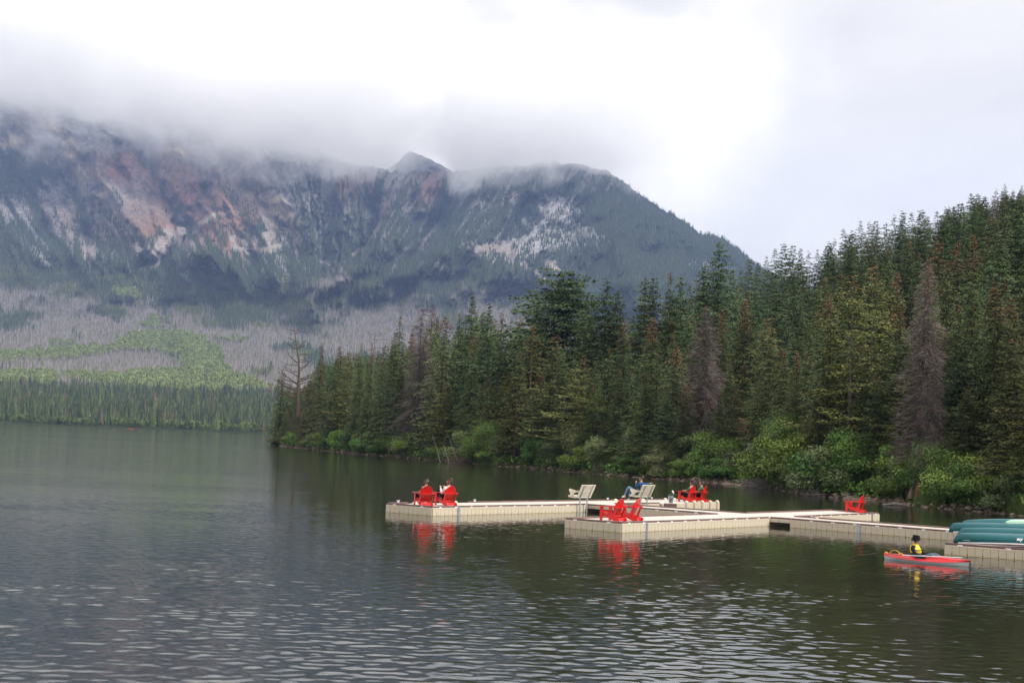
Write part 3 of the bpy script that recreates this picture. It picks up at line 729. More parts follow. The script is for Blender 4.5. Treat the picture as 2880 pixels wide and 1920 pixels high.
def trunk_mesh(name, H, r0, m, seed, bare=0.0, twigs=0, lean=.01):
    r = random.Random(seed); mb = MB(); pts = []; n = 9; x = y = 0
    for i in range(n): pts.append((x, y, H * i / (n - 1))); x += r.gauss(0, lean) * H / n; y += r.gauss(0, lean) * H / n
    mb.tube(pts, [r0 * (1 - .96 * (i / (n - 1)) ** .9) * (1.25 if i == 0 else 1) for i in range(n)], 7)
    for k in range(twigs):
        z = r.uniform(.05, .5) * H; a = r.uniform(0, 6.28); L = r.uniform(.5, 1.6)
        mb.tube([(0, 0, z), (L * .6 * math.cos(a), L * .6 * math.sin(a), z - .05), (L * math.cos(a), L * math.sin(a), z - r.uniform(-.1, .4))], [.03, .018, .004], 3, False)
    return mb.mesh(name, m)
def crown_mesh(name, m, seed, H=20.0, R=2.6, base=.06, shape=.8, step=.40, nb=6, droop=.35, size=.30, dens=1.0, gap=.08, rust0=.8, rustw=.0, lump=.35, thin=False, hang=.35, irregular=.25):
    "whorls of drooping branches, each carrying many small sprays; nothing but real leaf-sized faces"
    r = np.random.default_rng(seed); C = []; U = []; Wv = []; var = []; top = []
    z = H * base; az0 = r.uniform(0, 6.28)
    lobes = r.uniform(0, 6.28, 4); lz = r.uniform(.1, .9, 4)
    while z < H * .985:
        t = (z / H - base) / (1 - base)
        Rz = R * ((1 - t) ** shape) * (1 if t > .12 else .72 + 2.3 * t) + .10
        n = max(4, int(nb * (1.0 if t < .85 else .8)))
        for k in range(n):
            if r.random() < gap: continue
            a = az0 + 2 * math.pi * (k + r.uniform(-.3, .3)) / n
            lob = 1 + lump * math.sin(2 * a + lobes[0] + z * .8) * math.sin(z * .9 + lobes[1])
            L = Rz * lob * r.uniform(1 - irregular, 1 + irregular)
            zz = z + r.uniform(-.2, .2)
            ns = max(3, int(L / .13 * dens))
            s = np.sort(r.uniform(.12, 1.02, ns)) if not thin else r.uniform(.05, 1.02, ns)
            dz = (.25 * s - (droop + .25) * s ** 1.7 + .18 * s ** 4) * L * (1.1 - .6 * t)
            wd = (.10 + .20 * (1 - s)) * L * .9 + .05
            off = r.normal(0, .55, ns) * wd
            ca, sa = math.cos(a), math.sin(a)
            hg = -np.abs(r.normal(0, hang, ns)) * (.25 + .3 * min(L, 2)) * .6
            c = np.stack([ca * s * L - sa * off, sa * s * L + ca * off, zz + dz + hg], -1)
            # spray direction: outwards, drooping, fanning sideways
            fan = off / (wd + .05) * .6 + r.normal(0, .35, ns)
            d = np.stack([ca * np.cos(fan) - sa * np.sin(fan), sa * np.cos(fan) + ca * np.sin(fan), -.15 - .55 * r.random(ns) + .3 * s], -1)
            d /= np.linalg.norm(d, axis=1)[:, None]
            w = np.stack([-sa + r.normal(0, .4, ns), ca + r.normal(0, .4, ns), r.normal(0, .45, ns)], -1); w /= np.linalg.norm(w, axis=1)[:, None]
            sz = size * r.uniform(.6, 1.3, ns) * (1 - .35 * t)
            if thin: C.append(c); U.append(d * sz[:, None] * 1.5); Wv.append(w * sz[:, None] * .06)
            else: C.append(c); U.append(d * sz[:, None] * .75); Wv.append(w * sz[:, None] * .36)
            vb = r.uniform(0, 1)
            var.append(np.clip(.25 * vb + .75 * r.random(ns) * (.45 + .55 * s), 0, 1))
            rt = sstep(rust0 - rustw * .5, rust0 + rustw * .5 + .02, np.full(ns, t)) if rustw > 0 else np.zeros(ns)
            top.append(np.clip(rt * (r.random(ns) < .85) + (r.random(ns) < .012 * (rustw > 0)) * .8, 0, 1))
        z += step * r.uniform(.7, 1.3) * (1 - .35 * t); az0 += r.uniform(.3, .9)
    C = np.concatenate(C); U = np.concatenate(U); Wv = np.concatenate(Wv); var = np.concatenate(var); top = np.concatenate(top)
    nn = np.cross(U, Wv); nn /= np.linalg.norm(nn, axis=1)[:, None] + 1e-9
    fold = nn * np.linalg.norm(Wv, axis=1)[:, None] * .5
    V = np.stack([C - U * .6, C + Wv - fold, C + U, C - Wv - fold], 1).reshape(-1, 3)
    k = np.arange(len(C)) * 4; Fq = np.stack([k, k + 1, k + 2, k + 3], -1)
    me = mesh_np(name, V, Fq, m); vattr(me, 'var', np.repeat(var, 4)); vattr(me, 'top', np.repeat(top, 4))
    return me, len(C)
KIND = {}; tot = 0
def kind(name, n, m, bark, tr=(20, .28), **kw):
    global tot
    L = []
    for i in range(n):
        H = kw.get('H', 20.0)
        c, k = crown_mesh(name + '_crown', m, 100 + 17 * i + sum(map(ord, name)), **kw); tot += k * 2
        L.append((c, trunk_mesh(name + '_trunk', H * .97, .0135 * H, bark, i * 3 + len(name), twigs=14)))
    KIND[name] = L
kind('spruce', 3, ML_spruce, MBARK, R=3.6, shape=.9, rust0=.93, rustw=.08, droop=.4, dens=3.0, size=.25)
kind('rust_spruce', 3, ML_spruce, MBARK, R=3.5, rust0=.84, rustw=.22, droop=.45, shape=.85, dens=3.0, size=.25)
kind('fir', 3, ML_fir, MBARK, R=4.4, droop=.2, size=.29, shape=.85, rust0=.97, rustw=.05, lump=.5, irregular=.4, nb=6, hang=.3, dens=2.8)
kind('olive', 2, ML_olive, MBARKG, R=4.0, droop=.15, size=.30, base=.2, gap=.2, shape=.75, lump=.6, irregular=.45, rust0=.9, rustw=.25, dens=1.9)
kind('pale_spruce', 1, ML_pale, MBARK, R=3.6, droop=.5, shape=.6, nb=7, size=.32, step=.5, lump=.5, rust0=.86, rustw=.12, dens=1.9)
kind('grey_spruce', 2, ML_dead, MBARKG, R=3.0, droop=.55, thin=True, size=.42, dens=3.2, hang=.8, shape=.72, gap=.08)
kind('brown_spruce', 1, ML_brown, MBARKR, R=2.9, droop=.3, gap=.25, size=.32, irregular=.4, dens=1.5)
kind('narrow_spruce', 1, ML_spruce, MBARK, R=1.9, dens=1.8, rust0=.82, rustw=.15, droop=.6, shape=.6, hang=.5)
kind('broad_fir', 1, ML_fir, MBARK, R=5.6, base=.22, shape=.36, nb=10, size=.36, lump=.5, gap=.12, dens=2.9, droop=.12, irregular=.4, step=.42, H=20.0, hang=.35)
print('conifer tris', tot)
BARKCOL = {}
def set_tree(kd, px, D, H, label, group, lean=0.0, wide=1.0, var=None):
    L = KIND[kd]; c, t = L[(var if var is not None else random.randrange(len(L))) % len(L)]
    X, Y = at_dist(px, D); X = float(X); Y = float(Y); zg = float(ground_h(np.float64(px), np.float64(D)))
    nm = {'grey_spruce': 'dead_spruce', 'brown_spruce': 'dying_spruce', 'broad_fir': 'fir_tree', 'fir': 'fir_tree', 'olive': 'pine_tree'}.get(kd, 'spruce_tree')
    root = empty(nm, (X, Y, zg - .15), random.uniform(0, 6.28)); s = H / 20.0
    root.rotation_euler = (random.gauss(0, .012), random.gauss(0, .012) + lean, random.uniform(0, 6.28)) if lean == 0 else (0, lean, 0)
    w = s ** .75 * wide
    root.scale = (w, w, s)
    tag(root, label, 'tree', group)
    link('crown', c, root); link('trunk', t, root)
    return root
# notable trees: photo x, photo y of the tip, distance behind the shoreline, kind, how it looks
NOT = [
 (792, 1033, 3.5, 'narrow_spruce', 'slim drooping spruce standing alone at the far left tip of the headland', 1.5),
 (903, 958, 8, 'rust_spruce', 'red-tipped spruce just right of the bare branching dead tree', .8),
 (951, 966, 6, 'rust_spruce', 'bushy spruce with brown cones between the two bare dead trees', 1.25),
 (985, 980, 9, 'olive', 'thin-topped pine left of the leafless snag with curled branches', .9),
 (1016, 955, 9, 'spruce', 'green spruce touching the left side of the leafless snag', .9),
 (1042, 957, 7, 'rust_spruce', 'rusty slim spruce directly in front of the leafless snag', .7),
 (878, 1090, 5, 'brown_spruce', 'low reddish brown spruce below the bare branching dead tree', 1.5),
 (1112, 925, 8, 'spruce', 'dark green spruce left of the group of tall rusty spires', 1.15),
 (1134, 873, 22, 'spruce', 'slender dark spire, leftmost of the tall spires on the headland', .75),
 (1157, 906, 18, 'rust_spruce', 'short rusty spire between the slender dark spire and the grey dead spruce', .7),
 (1190, 852, 7, 'grey_spruce', 'tall grey dead spruce with drooping twigs beside the rust-tipped spire', 1.15),
 (1213, 846, 14, 'rust_spruce', 'tall rust-tipped spruce right behind the tall grey dead spruce', .85),
 (1246, 880, 4, 'pale_spruce', 'pale layered spruce with brown tip standing at the water edge', .95),
 (1289, 864, 12, 'spruce', 'small topped green spruce between the pale layered spruce and the tall ragged fir', .8),
 (1333, 808, 18, 'fir', 'tall ragged fir rising above its neighbours left of the broad-crowned fir', .8),
 (1378, 838, 20, 'fir', 'ragged fir close on the right of the tall ragged fir', .75),
 (1330, 930, 6, 'rust_spruce', 'dark spruce with red-brown middle in front of the tall ragged fir', .8),
 (1418, 866, 10, 'rust_spruce', 'rust-brown topped spruce with bare patches above the empty beige bench', .95),
 (1505, 792, 26, 'fir', 'dark fir on the skyline just left of the broad-crowned fir', .9),
 (1592, 748, 24, 'broad_fir', 'huge broad-crowned fir with rounded top on the skyline', 1.15),
 (1660, 808, 22, 'fir', 'pointed fir in the gap right of the broad-crowned fir', .8),
 (1708, 766, 26, 'fir', 'full conical fir, second skyline tree right of the broad-crowned fir', 1.1),
 (1741, 797, 28, 'fir', 'narrow fir tucked behind the full conical fir', .8),
 (1812, 765, 30, 'fir', 'dark fir at the low point of the skyline', 1.0),
 (1850, 762, 34, 'fir', 'flat-topped fir on the skyline left of the tall layered fir', 1.0),
 (1897, 745, 34, 'spruce', 'thin spire on the skyline left of the tall layered fir', .9),
 (1926, 759, 36, 'fir', 'dense fir under the left shoulder of the tall layered fir', 1.0),
 (2034, 660, 36, 'fir', 'tallest layered fir where the mountain meets the wooded hill', .95),
 (1984, 735, 34, 'fir', 'leaning-topped fir against the left side of the tallest layered fir', .9),
 (1995, 850, 9, 'grey_spruce', 'wide grey dead spruce with hanging twigs in the middle of the wood', 1.1),
 (1840, 880, 9, 'rust_spruce', 'spruce with the widest red-brown top behind the seated person in blue', 1.25),
 (1757, 890, 12, 'rust_spruce', 'red-brown topped spruce left of the one with the widest red-brown top', .95),
 (2042, 858, 16, 'rust_spruce', 'rust-topped spruce touching the wide grey dead spruce on its right', .8),
 (2055, 1000, 6, 'spruce', 'layered green spruce in front of the right side of the wide grey dead spruce', .9),
 (1930, 1075, 3, 'rust_spruce', 'stout green spruce at the shore behind the two people in green jackets', 1.2),
 (1822, 1040, 3, 'spruce', 'dark layered spruce at the shore above the bench with the seated person', 1.3),
 (1640, 990, 4, 'olive', 'thin yellow-green pine leaning over the shore above the empty bench', 1.2),
 (1565, 930, 5, 'olive', 'sparse olive pine with a visible pale trunk', 1.15),
 (1500, 900, 8, 'olive', 'yellowish pine left of the sparse olive pine', 1.0),
 (1460, 980, 3, 'spruce', 'bushy green spruce at the shore beside the bare red trunk', 1.2),
 (2095, 830, 22, 'rust_spruce', 'two-toned spruce with reddish crown above the bare earth bank', 1.0),
 (2170, 920, 12, 'spruce', 'grey-green spruce right above the bare earth bank', 1.2),
 (2250, 800, 30, 'spruce', 'slender spruce with reddish top high on the slope', .9),
 (2340, 820, 22, 'rust_spruce', 'tall brownish spruce above the big willow clump', 1.0),
 (2330, 990, 10, 'olive', 'thin brown pine rising from the big willow clump', .8),
 (2468, 745, 12, 'olive', 'tall olive spruce with a light stem in the middle of the right slope', 1.1),
 (2533, 855, 8, 'rust_spruce', 'spruce with yellow-green body and dark red tip on the right slope', 1.1),
 (2620, 725, 5, 'grey_spruce', 'big half-dead spruce with grey twigs leaning over the red stump', .8),
 (2624, 722, 7, 'rust_spruce', 'red-topped spruce growing behind the big half-dead spruce', .7),
 (2700, 860, 12, 'spruce', 'yellowish green spruce right of the big half-dead spruce', 1.1),
 (2760, 668, 32, 'rust_spruce', 'high rusty-headed spruce on the upper right slope', .8),
 (2812, 800, 6, 'rust_spruce', 'large spruce with orange-brown head above the grey driftwood roots', 1.05),
 (2865, 950, 3, 'spruce', 'broad layered spruce at the right edge over the grassy bank', 1.3),
 (2726, 1080, 4, 'spruce', 'spreading spruce with low bright boughs behind the round green bush', 1.4),
 (2560, 1050, 4, 'olive', 'brownish open spruce left of the red stump', 1.0),
 (2640, 980, 3, 'grey_spruce', 'low mass of hanging grey twigs right over the red stump', .7),
 (2440, 1010, 5, 'spruce', 'dark bushy spruce behind the willows above the single red chair', 1.1),
]
SKX = [780, 800, 830, 870, 900, 950, 985, 1016, 1045, 1080, 1112, 1134, 1157, 1190, 1213, 1246, 1289, 1333, 1378, 1418, 1460, 1505, 1592, 1640, 1660, 1708, 1741, 1780, 1812, 1850, 1897, 1926, 1960, 1984, 2034, 2070, 2110, 2151, 2204, 2240, 2290, 2332, 2369, 2406, 2449, 2480, 2522, 2583, 2614, 2651, 2724, 2786, 2804, 2853, 2880, 3100, 3400]
SKY_ = [1060, 1080, 1100, 1075, 1000, 985, 990, 970, 970, 975, 945, 900, 915, 900, 870, 900, 880, 850, 850, 880, 880, 810, 800, 880, 815, 780, 800, 850, 772, 768, 752, 765, 770, 745, 740, 742, 725, 708, 670, 690, 688, 674, 645, 630, 612, 645, 602, 600, 608, 600, 560, 570, 552, 548, 552, 500, 450]
used = []
for (px, y, dd, kd, lab, wd) in NOT:
    D = float(shore_D(px)) + dd; zg = float(ground_h(np.float64(px), np.float64(D)))
    # the tip of the tree stands where its photo height says, on its own ground
    H = CAMH + (hz(px) - y) / FPX * D - zg
    lx = px + (hz(px) - y) * -math.sin(ROLL) * 0.0
    # roll: the tip is displaced sideways against the foot
    foot = px - (hz(px) - y) * math.tan(ROLL) + 0.0
    D = float(shore_D(foot)) + dd; zg = float(ground_h(np.float64(foot), np.float64(D))); H = CAMH + (hz(foot) - y) / FPX * D - zg
    set_tree(kd, foot, D, max(H, 3), lab, None, wide=wd)
    used.append((foot, D))
# the rest of the wood
ZONES = [(700, 1110, 'on the headland tip'), (1110, 1420, 'behind the left pair of red chairs'), (1420, 1760, 'above the two beige benches'), (1760, 2120, 'behind the far pair of red chairs'), (2120, 2480, 'above the willow thicket'), (2480, 2800, 'above the red stump'), (2800, 3500, 'at the right edge')]
LOOK = {'spruce': 'green spruce', 'rust_spruce': 'rust-topped spruce', 'fir': 'dark bushy fir', 'olive': 'olive open-crowned pine', 'grey_spruce': 'dead grey-twigged spruce', 'brown_spruce': 'browned dying spruce', 'pale_spruce': 'pale green spruce', 'narrow_spruce': 'slim drooping spruce'}
cells = {}
cnt = 0; tries = 0; extra = []
rr = random.Random(5)
cand = []
for k in range(9000):
    px = rr.uniform(800, 3300); dd = rr.choice([rr.uniform(2.5, 22), rr.uniform(4, 60), rr.uniform(20, 150)]); D = float(shore_D(px)) + dd
    if px > 3000 and dd > 60: continue
    cand.append((dd, px, D))
cand.sort(key=lambda t: t[0])
sky_row = []
for px in range(1900, 2960, 24):
    dd = rr.uniform(100, 134); tp = px + 500 * math.tan(ROLL); D = float(shore_D(px)) + dd; zg = float(ground_h(np.float64(px), np.float64(D)))
    ys = float(np.interp(tp, SKX, SKY_)) + rr.uniform(-6, 22); H = CAMH + (float(hz(px)) - ys) / FPX * D - zg
    if 5 < H < 27: sky_row.append((dd, px, D, H, rr.choice(['fir', 'spruce', 'spruce'])))
pos = [tuple(map(float, at_dist(*u))) for u in used]
for dd, px, D in cand:
    X, Y = map(float, at_dist(px, D)); mind = 2.4 if dd < 25 else 3.0
    if any((X - a) ** 2 + (Y - b) ** 2 < mind * mind for a, b in pos): continue
    top_px = px + 350 * math.tan(ROLL)
    zg = float(ground_h(np.float64(px), np.float64(D)))
    sky_y = float(np.interp(top_px, SKX, SKY_)); ylim = sky_y + (rr.uniform(-4, 30) if dd > 25 else rr.uniform(60, 330) * (.5 + .5 * min(1, dd / 20)))
    ylim = min(ylim, float(hz(px)) - 60)
    Hmax = CAMH + (hz(px) - ylim) / FPX * D - zg
    H = min(rr.choice([rr.uniform(8, 13), rr.uniform(8, 13), rr.uniform(12, 19)]) * (1.25 if px < 1500 else 1), Hmax)
    if dd < 6: H = min(rr.uniform(5, 11), Hmax)
    if H < 4.5: continue
    # hide the bare bank and the bench from being covered
    if 2080 < px < 2190 and dd < 14: continue
    pos.append((X, Y))
    front = dd < 25
    kd = rr.choices(['spruce', 'rust_spruce', 'fir', 'olive', 'grey_spruce', 'brown_spruce', 'pale_spruce'], [6, 2.2, 2.5, 1.6, .45, .25, .6] if front else [3.4, .5, 6.5, .9, .15, .1, .1])[0]
    if px > 3000: kd = 'fir'
    extra.append((dd, px, D, H, kd))
extra += sky_row
print('wood', len(extra))
extra.sort(key=lambda t: -(t[3] / t[2]) + (0.02 * (t[0] / 40)))
for i, (dd, px, D, H, kd) in enumerate(extra):
    if i < 240 and px < 2960:
        zone = [z for a, b, z in ZONES if a <= px < b][0]
        row = 'near the shore' if dd < 10 else ('midway up the wood' if dd < 35 else 'far back in the wood')
        lab = '%s %s %s' % (LOOK[kd], row, zone)
        set_tree(kd, px, D, H, lab, LOOK[kd] + ' ' + row + ' ' + zone, wide=rr.uniform(.85, 1.2))
        cnt += 1
rest = [(dd, px, D, H, kd) for i, (dd, px, D, H, kd) in enumerate(extra) if not (i < 240 and px < 2960)]
WOODC = bpy.data.collections.new('wood_tree_shapes'); order = []
for kd, L in KIND.items():
    for j, (c, t) in enumerate(L):
        o = bpy.data.objects.new('tree_%02d' % len(order), c); WOODC.objects.link(o); order.append(kd)
P = []; I = []; S = []; Rr = []
for dd, px, D, H, kd in rest:
    X, Y = map(float, at_dist(px, D)); P.append((X, Y, float(ground_h(np.float64(px), np.float64(D))) - .1)); I.append(rr.choice([i for i, k in enumerate(order) if k == kd]))
    w = (H / 20) ** .75; S.append((w, w, H / 20)); Rr.append((0, 0, rr.uniform(0, 6.28)))
o = instancer('wood_behind', np.array(P), np.array(I), np.array(S), np.array(Rr), np.ones((len(P), 3)), WOODC)
tag(o, kind='stuff'); print('individual', cnt, 'mass', len(rest))
# ------------------------------------------------------------------ shrubs along the shore
ML_bush = leaf_mat('willow_leaves', (.048, .098, .018), (.20, .33, .07), hue=.3)
ML_bush2 = leaf_mat('grey_willow_leaves', (.07, .10, .038), (.25, .29, .12), hue=.2)
MSTEM = mat('shrub_stems', (.14, .12, .10), .9, spec=.1, rand=.2)
def bush_mesh(name, m, seed, R=1.6, H=2.6, n=11000, size=.085, lobes=16, low=.05):
    r = np.random.default_rng(seed); C = []
    L = []
    for i in range(lobes):
        a = r.uniform(0, 6.28); q = R * r.uniform(.1, .85); h = H * r.uniform(.18, .86) * (1 - .25 * (q / R) ** 2)
        L.append((q * math.cos(a), q * math.sin(a), h, R * r.uniform(.28, .5), H * r.uniform(.12, .24)))
    per = n // lobes; cen = []; va = []; nr = []
    for (x, y, z, a, c) in L:
        d = r.normal(0, 1, (per, 3)); d /= np.linalg.norm(d, axis=1)[:, None]; rad = r.uniform(.35, 1.06, per) ** .6
        bump = 1 + .22 * np.sin(d[:, 0] * 7 + x) * np.sin(d[:, 1] * 6 + z) 
        p = np.stack([x + d[:, 0] * a * rad * bump, y + d[:, 1] * a * rad * bump, z + d[:, 2] * c * rad * bump], -1); k = p[:, 2] > low * H
        cen.append(p[k]); nr.append(d[k]); va.append(np.clip(r.uniform(0, .5) + .5 * r.random(k.sum()) * (.4 + .6 * rad[k]), 0, 1))
    C = np.concatenate(cen); D = np.concatenate(nr); va = np.concatenate(va); k = len(C)
    u = r.normal(0, 1, (k, 3)); u[:, 2] += .4; u /= np.linalg.norm(u, axis=1)[:, None]; nn = D + r.normal(0, .6, (k, 3)) + [0, 0, .5]
    w = np.cross(u, nn); w /= np.linalg.norm(w, axis=1)[:, None] + 1e-9
    s = size * r.uniform(.6, 1.35, k)[:, None]
    V = np.stack([C - u * s * .7, C + w * s * .4, C + u * s, C - w * s * .4], 1).reshape(-1, 3); b = np.arange(k) * 4
    me = mesh_np(name, V, np.stack([b, b + 1, b + 2, b + 3], -1), m); vattr(me, 'var', np.repeat(va, 4)); vattr(me, 'top', np.zeros(k * 4)); return me
def stems_mesh(name, seed, R, H, n=11, m=None):
    r = random.Random(seed); mb = MB()
    for i in range(n):
        a = r.uniform(0, 6.28); L = R * r.uniform(.25, .8); h = H * r.uniform(.5, .9)
        mb.tube([(.1 * math.cos(a), .1 * math.sin(a), -.1), (L * .35 * math.cos(a), L * .35 * math.sin(a), h * .5), (L * math.cos(a + .2), L * math.sin(a + .2), h)], [.035, .025, .006], 4, False)
    return mb.mesh(name, m or MSTEM)
BUSH = [(bush_mesh('leaves', ML_bush, 3, 1.7, 2.6), stems_mesh('stems', 1, 1.7, 2.6)), (bush_mesh('leaves', ML_bush, 4, 1.5, 3.0, lobes=20), stems_mesh('stems', 2, 1.5, 3.0)),
        (bush_mesh('leaves', ML_bush, 5, 2.1, 2.3, lobes=18), stems_mesh('stems', 3, 2.1, 2.3)), (bush_mesh('leaves', ML_bush2, 6, 1.9, 2.7, lobes=18, size=.085), stems_mesh('stems', 4, 1.9, 2.7)),
        (bush_mesh('leaves', ML_bush2, 7, 1.4, 3.4, lobes=18, size=.085), stems_mesh('stems', 5, 1.4, 3.4, 16)),
        (bush_mesh('leaves', ML_bush, 8, 3.6, 5.2, n=32000, lobes=38, size=.09), stems_mesh('stems', 6, 3.6, 5.2, 18)), (bush_mesh('leaves', ML_bush2, 9, 3.2, 5.6, n=30000, lobes=36, size=.085), stems_mesh('stems', 7, 3.2, 5.6, 18))]
def set_bush(i, px, dd, s, lab, group=None, sz=1.0):
    D = float(shore_D(px)) + dd; X, Y = map(float, at_dist(px, D)); z = float(ground_h(np.float64(px), np.float64(D)))
    root = empty('shrub', (X, Y, max(z, .02) - .08), rb.uniform(0, 6.28)); root.scale = (s, s, s * sz); tag(root, lab, 'shrub', group)
    link('leaves', BUSH[i][0], root); link('stems', BUSH[i][1], root); return root
rb = random.Random(21)
BZ = [(770, 960, 'at the left tip of the headland'), (960, 1110, 'below the bare snag'), (1110, 1300, 'left of the long driftwood poles'), (1300, 1460, 'beside the driftwood poles behind the left red chairs'), (1460, 1640, 'on the shore left of the empty bench'), (1640, 1800, 'on the shore above the two benches'),
      (1800, 1960, 'on the shore behind the seated person in blue'), (1960, 2130, 'on the shore left of the big driftwood heap'), (2130, 2350, 'around the bare earth bank'), (2350, 2540, 'behind the single red chair'), (2540, 2680, 'beside the red stump'), (2680, 3000, 'on the bank at the right edge')]
nb_ = 0
px = 790.0
while px < 2960:
    D = float(shore_D(px)); wpx = 3.0 / D * FPX
    for row, (d0, d1, s0, s1) in enumerate([(.6, 1.6, .75, 1.15), (2.4, 4.5, 1.05, 1.6)]):
        if row == 0 and rb.random() < .30: continue
        if 2545 < px < 2640 and row == 0: continue
        if 2070 < px < 2170: continue
        big = 1.3 if 2170 < px < 2500 else 1.0
        i = rb.choice([0, 1, 2, 0, 2, 3, 4]); x = px + rb.uniform(-.3, .3) * wpx
        zone = [z for a, b, z in BZ if a <= max(771, min(x, 2999)) < b][0]; s = rb.uniform(s0, s1) * big
        look = ('greyish green' if i >= 3 else 'bright green') + (' low' if s < .95 else ' tall' if s > 1.35 else '')
        lab = look + ' willow shrub ' + zone; set_bush(i, x, rb.uniform(d0, d1), s, lab, look + ' shrubs ' + zone); nb_ += 1
    px += wpx * rb.uniform(.75, 1.05)
for (x, dd, s, i, lab) in [(2230, 9, 1.05, 5, 'large light green willow clump, highest one right of the earth bank'), (2290, 11, 1.2, 5, 'towering willow clump in the middle of the thicket above the small driftwood heap'), (2350, 8, .95, 6, 'grey-green willow clump under the tall brownish spruce'), (2212, 5, .8, 6, 'pale willow with upright stems right of the white stone bench'),
                           (2410, 8, .9, 5, 'wide willow clump left of the dark spruce over the red chair'), (2700, 3.2, .72, 5, 'big round bright green bush right of the red stump'), (2735, 1.8, 1.2, 2, 'lower bush leaning over the water at the foot of the round bush'), (2650, 4.0, .7, 6, 'pale green bush directly behind the red stump'),
                           (1400, 5.5, 1.0, 5, 'tall soft green alder beside the bare red trunk'), (2480, 5.0, .85, 5, 'dark leafy willow left of the half-dead spruce'), (2035, 4.5, .8, 5, 'leafy willow mound under the wide grey dead spruce'), (1985, 3, 1.4, 1, 'leafy willow right of the stout green spruce'), (2068, 3.0, 1.1, 3, 'grey-green shrub directly left of the earth bank'),
                           (2130, 2.6, .6, 0, 'low shrub in front of the white stone bench')]:
    set_bush(i, x, dd, s, lab)
for k in range(46):      # a second tier of willows up the bank on the right half
    x = rb.uniform(1930, 2960) if k % 3 else rb.uniform(2140, 2480)
    if 2060 < x < 2185: continue
    dd = rb.uniform(5, 15); i = rb.choice([0, 1, 3, 5, 6, 2]); zone = [z for a, b, z in BZ if a <= x < b][0]
    lab = ('greyish green' if i in (3, 6) else 'bright green') + ' upper bank willow ' + zone; set_bush(i, x, dd, rb.uniform(.45, .8) if i > 4 else rb.uniform(1.0, 1.5), lab, lab)
# ground cover under the trees and shrubs
def cover(name, n, x0, x1, d0, d1, hmin, hmax, m, size, blade=False):
    px = RNG.uniform(x0, x1, n); dd = RNG.uniform(0, 1, n) ** 1.4 * (d1 - d0) + d0; D = shore_D(px) + dd
    X, Y = at_dist(px, D); z = ground_h(px, D); k = z > -.1; X, Y, z = X[k], Y[k], z[k]; n = len(X)
    C = np.stack([X, Y, z + RNG.uniform(hmin, hmax, n)], -1)
    if blade:
        C[:, 2] = z; u = RNG.normal(0, .25, (n, 3)); u[:, 2] = 1; w = RNG.normal(0, 1, (n, 3)); w[:, 2] = 0; w /= np.linalg.norm(w, axis=1)[:, None]
        h = RNG.uniform(hmin, hmax, n)[:, None]; V = np.stack([C - w * size, C + w * size, C + u * h], 1).reshape(-1, 3); b = np.arange(n) * 3; Fc = np.stack([b, b + 1, b + 2], -1); m4 = 3
    else:
        u = RNG.normal(0, 1, (n, 3)); u /= np.linalg.norm(u, axis=1)[:, None]; w = np.cross(u, RNG.normal(0, 1, (n, 3)) + [0, 0, 1]); w /= np.linalg.norm(w, axis=1)[:, None]; s = size * RNG.uniform(.6, 1.4, n)[:, None]
        V = np.stack([C - u * s * .7, C + w * s * .45, C + u * s, C - w * s * .45], 1).reshape(-1, 3); b = np.arange(n) * 4; Fc = np.stack([b, b + 1, b + 2, b + 3], -1); m4 = 4
    me = mesh_np(name, V, Fc, m); vattr(me, 'var', np.repeat(RNG.random(n), m4)); vattr(me, 'top', np.zeros(n * m4)); o = link(name, me); tag(o, kind='stuff'); return o
cover('undergrowth', 60000, 785, 2960, .5, 26, .0, .8, ML_bush, .16)
MGR = leaf_mat('grass_blades', (.05, .09, .02), (.15, .2, .06), hue=.1)
cover('grass', 9000, 2556, 2650, -.4, 1.5, .25, .7, MGR, .012, True)
cover('grass', 12000, 2820, 2960, -.6, 2.5, .3, .8, MGR, .012, True)
cover('grass', 5000, 1340, 1400, -.2, 1.4, .2, .6, MGR, .012, True)
# ------------------------------------------------------------------ rocks
MROCK = mat('shore_rock', (.16, .12, .095), .9, spec=.2, noise=.35, nscale=3.0, tint2=(.22, .17, .14), coords='Object')
def rock(mb, x, y, z, s, r):
    bm = bmesh.new(); bmesh.ops.create_icosphere(bm, subdivisions=1, radius=1); sx, sy, sz = s * r.uniform(.7, 1.5), s * r.uniform(.7, 1.5), s * r.uniform(.4, .8); a = r.uniform(0, 6.28)
    V = []
    for v in bm.verts:
        k = r.uniform(.75, 1.2); p = Vector((v.co.x * sx * k, v.co.y * sy * k, v.co.z * sz * k)); p.rotate(Matrix.Rotation(a, 3, 'Z')); V.append(p + Vector((x, y, z)))
    mb.add(V, [tuple(v.index for v in f.verts) for f in bm.faces]); bm.free()
rk = random.Random(3); mb = MB()
for k in range(900):
    px = rk.choice([rk.uniform(785, 1000), rk.uniform(785, 2960), rk.uniform(785, 2960), rk.uniform(1950, 2100), rk.uniform(2380, 2560)])
    D = float(shore_D(px)) + rk.gauss(-.1, .35); X, Y = map(float, at_dist(px, D)); z = max(float(ground_h(np.float64(px), np.float64(D))), -.05); rock(mb, X, Y, z, rk.uniform(.08, .28), rk)
o = mb.build('shore_rocks', MROCK); tag(o, kind='stuff')
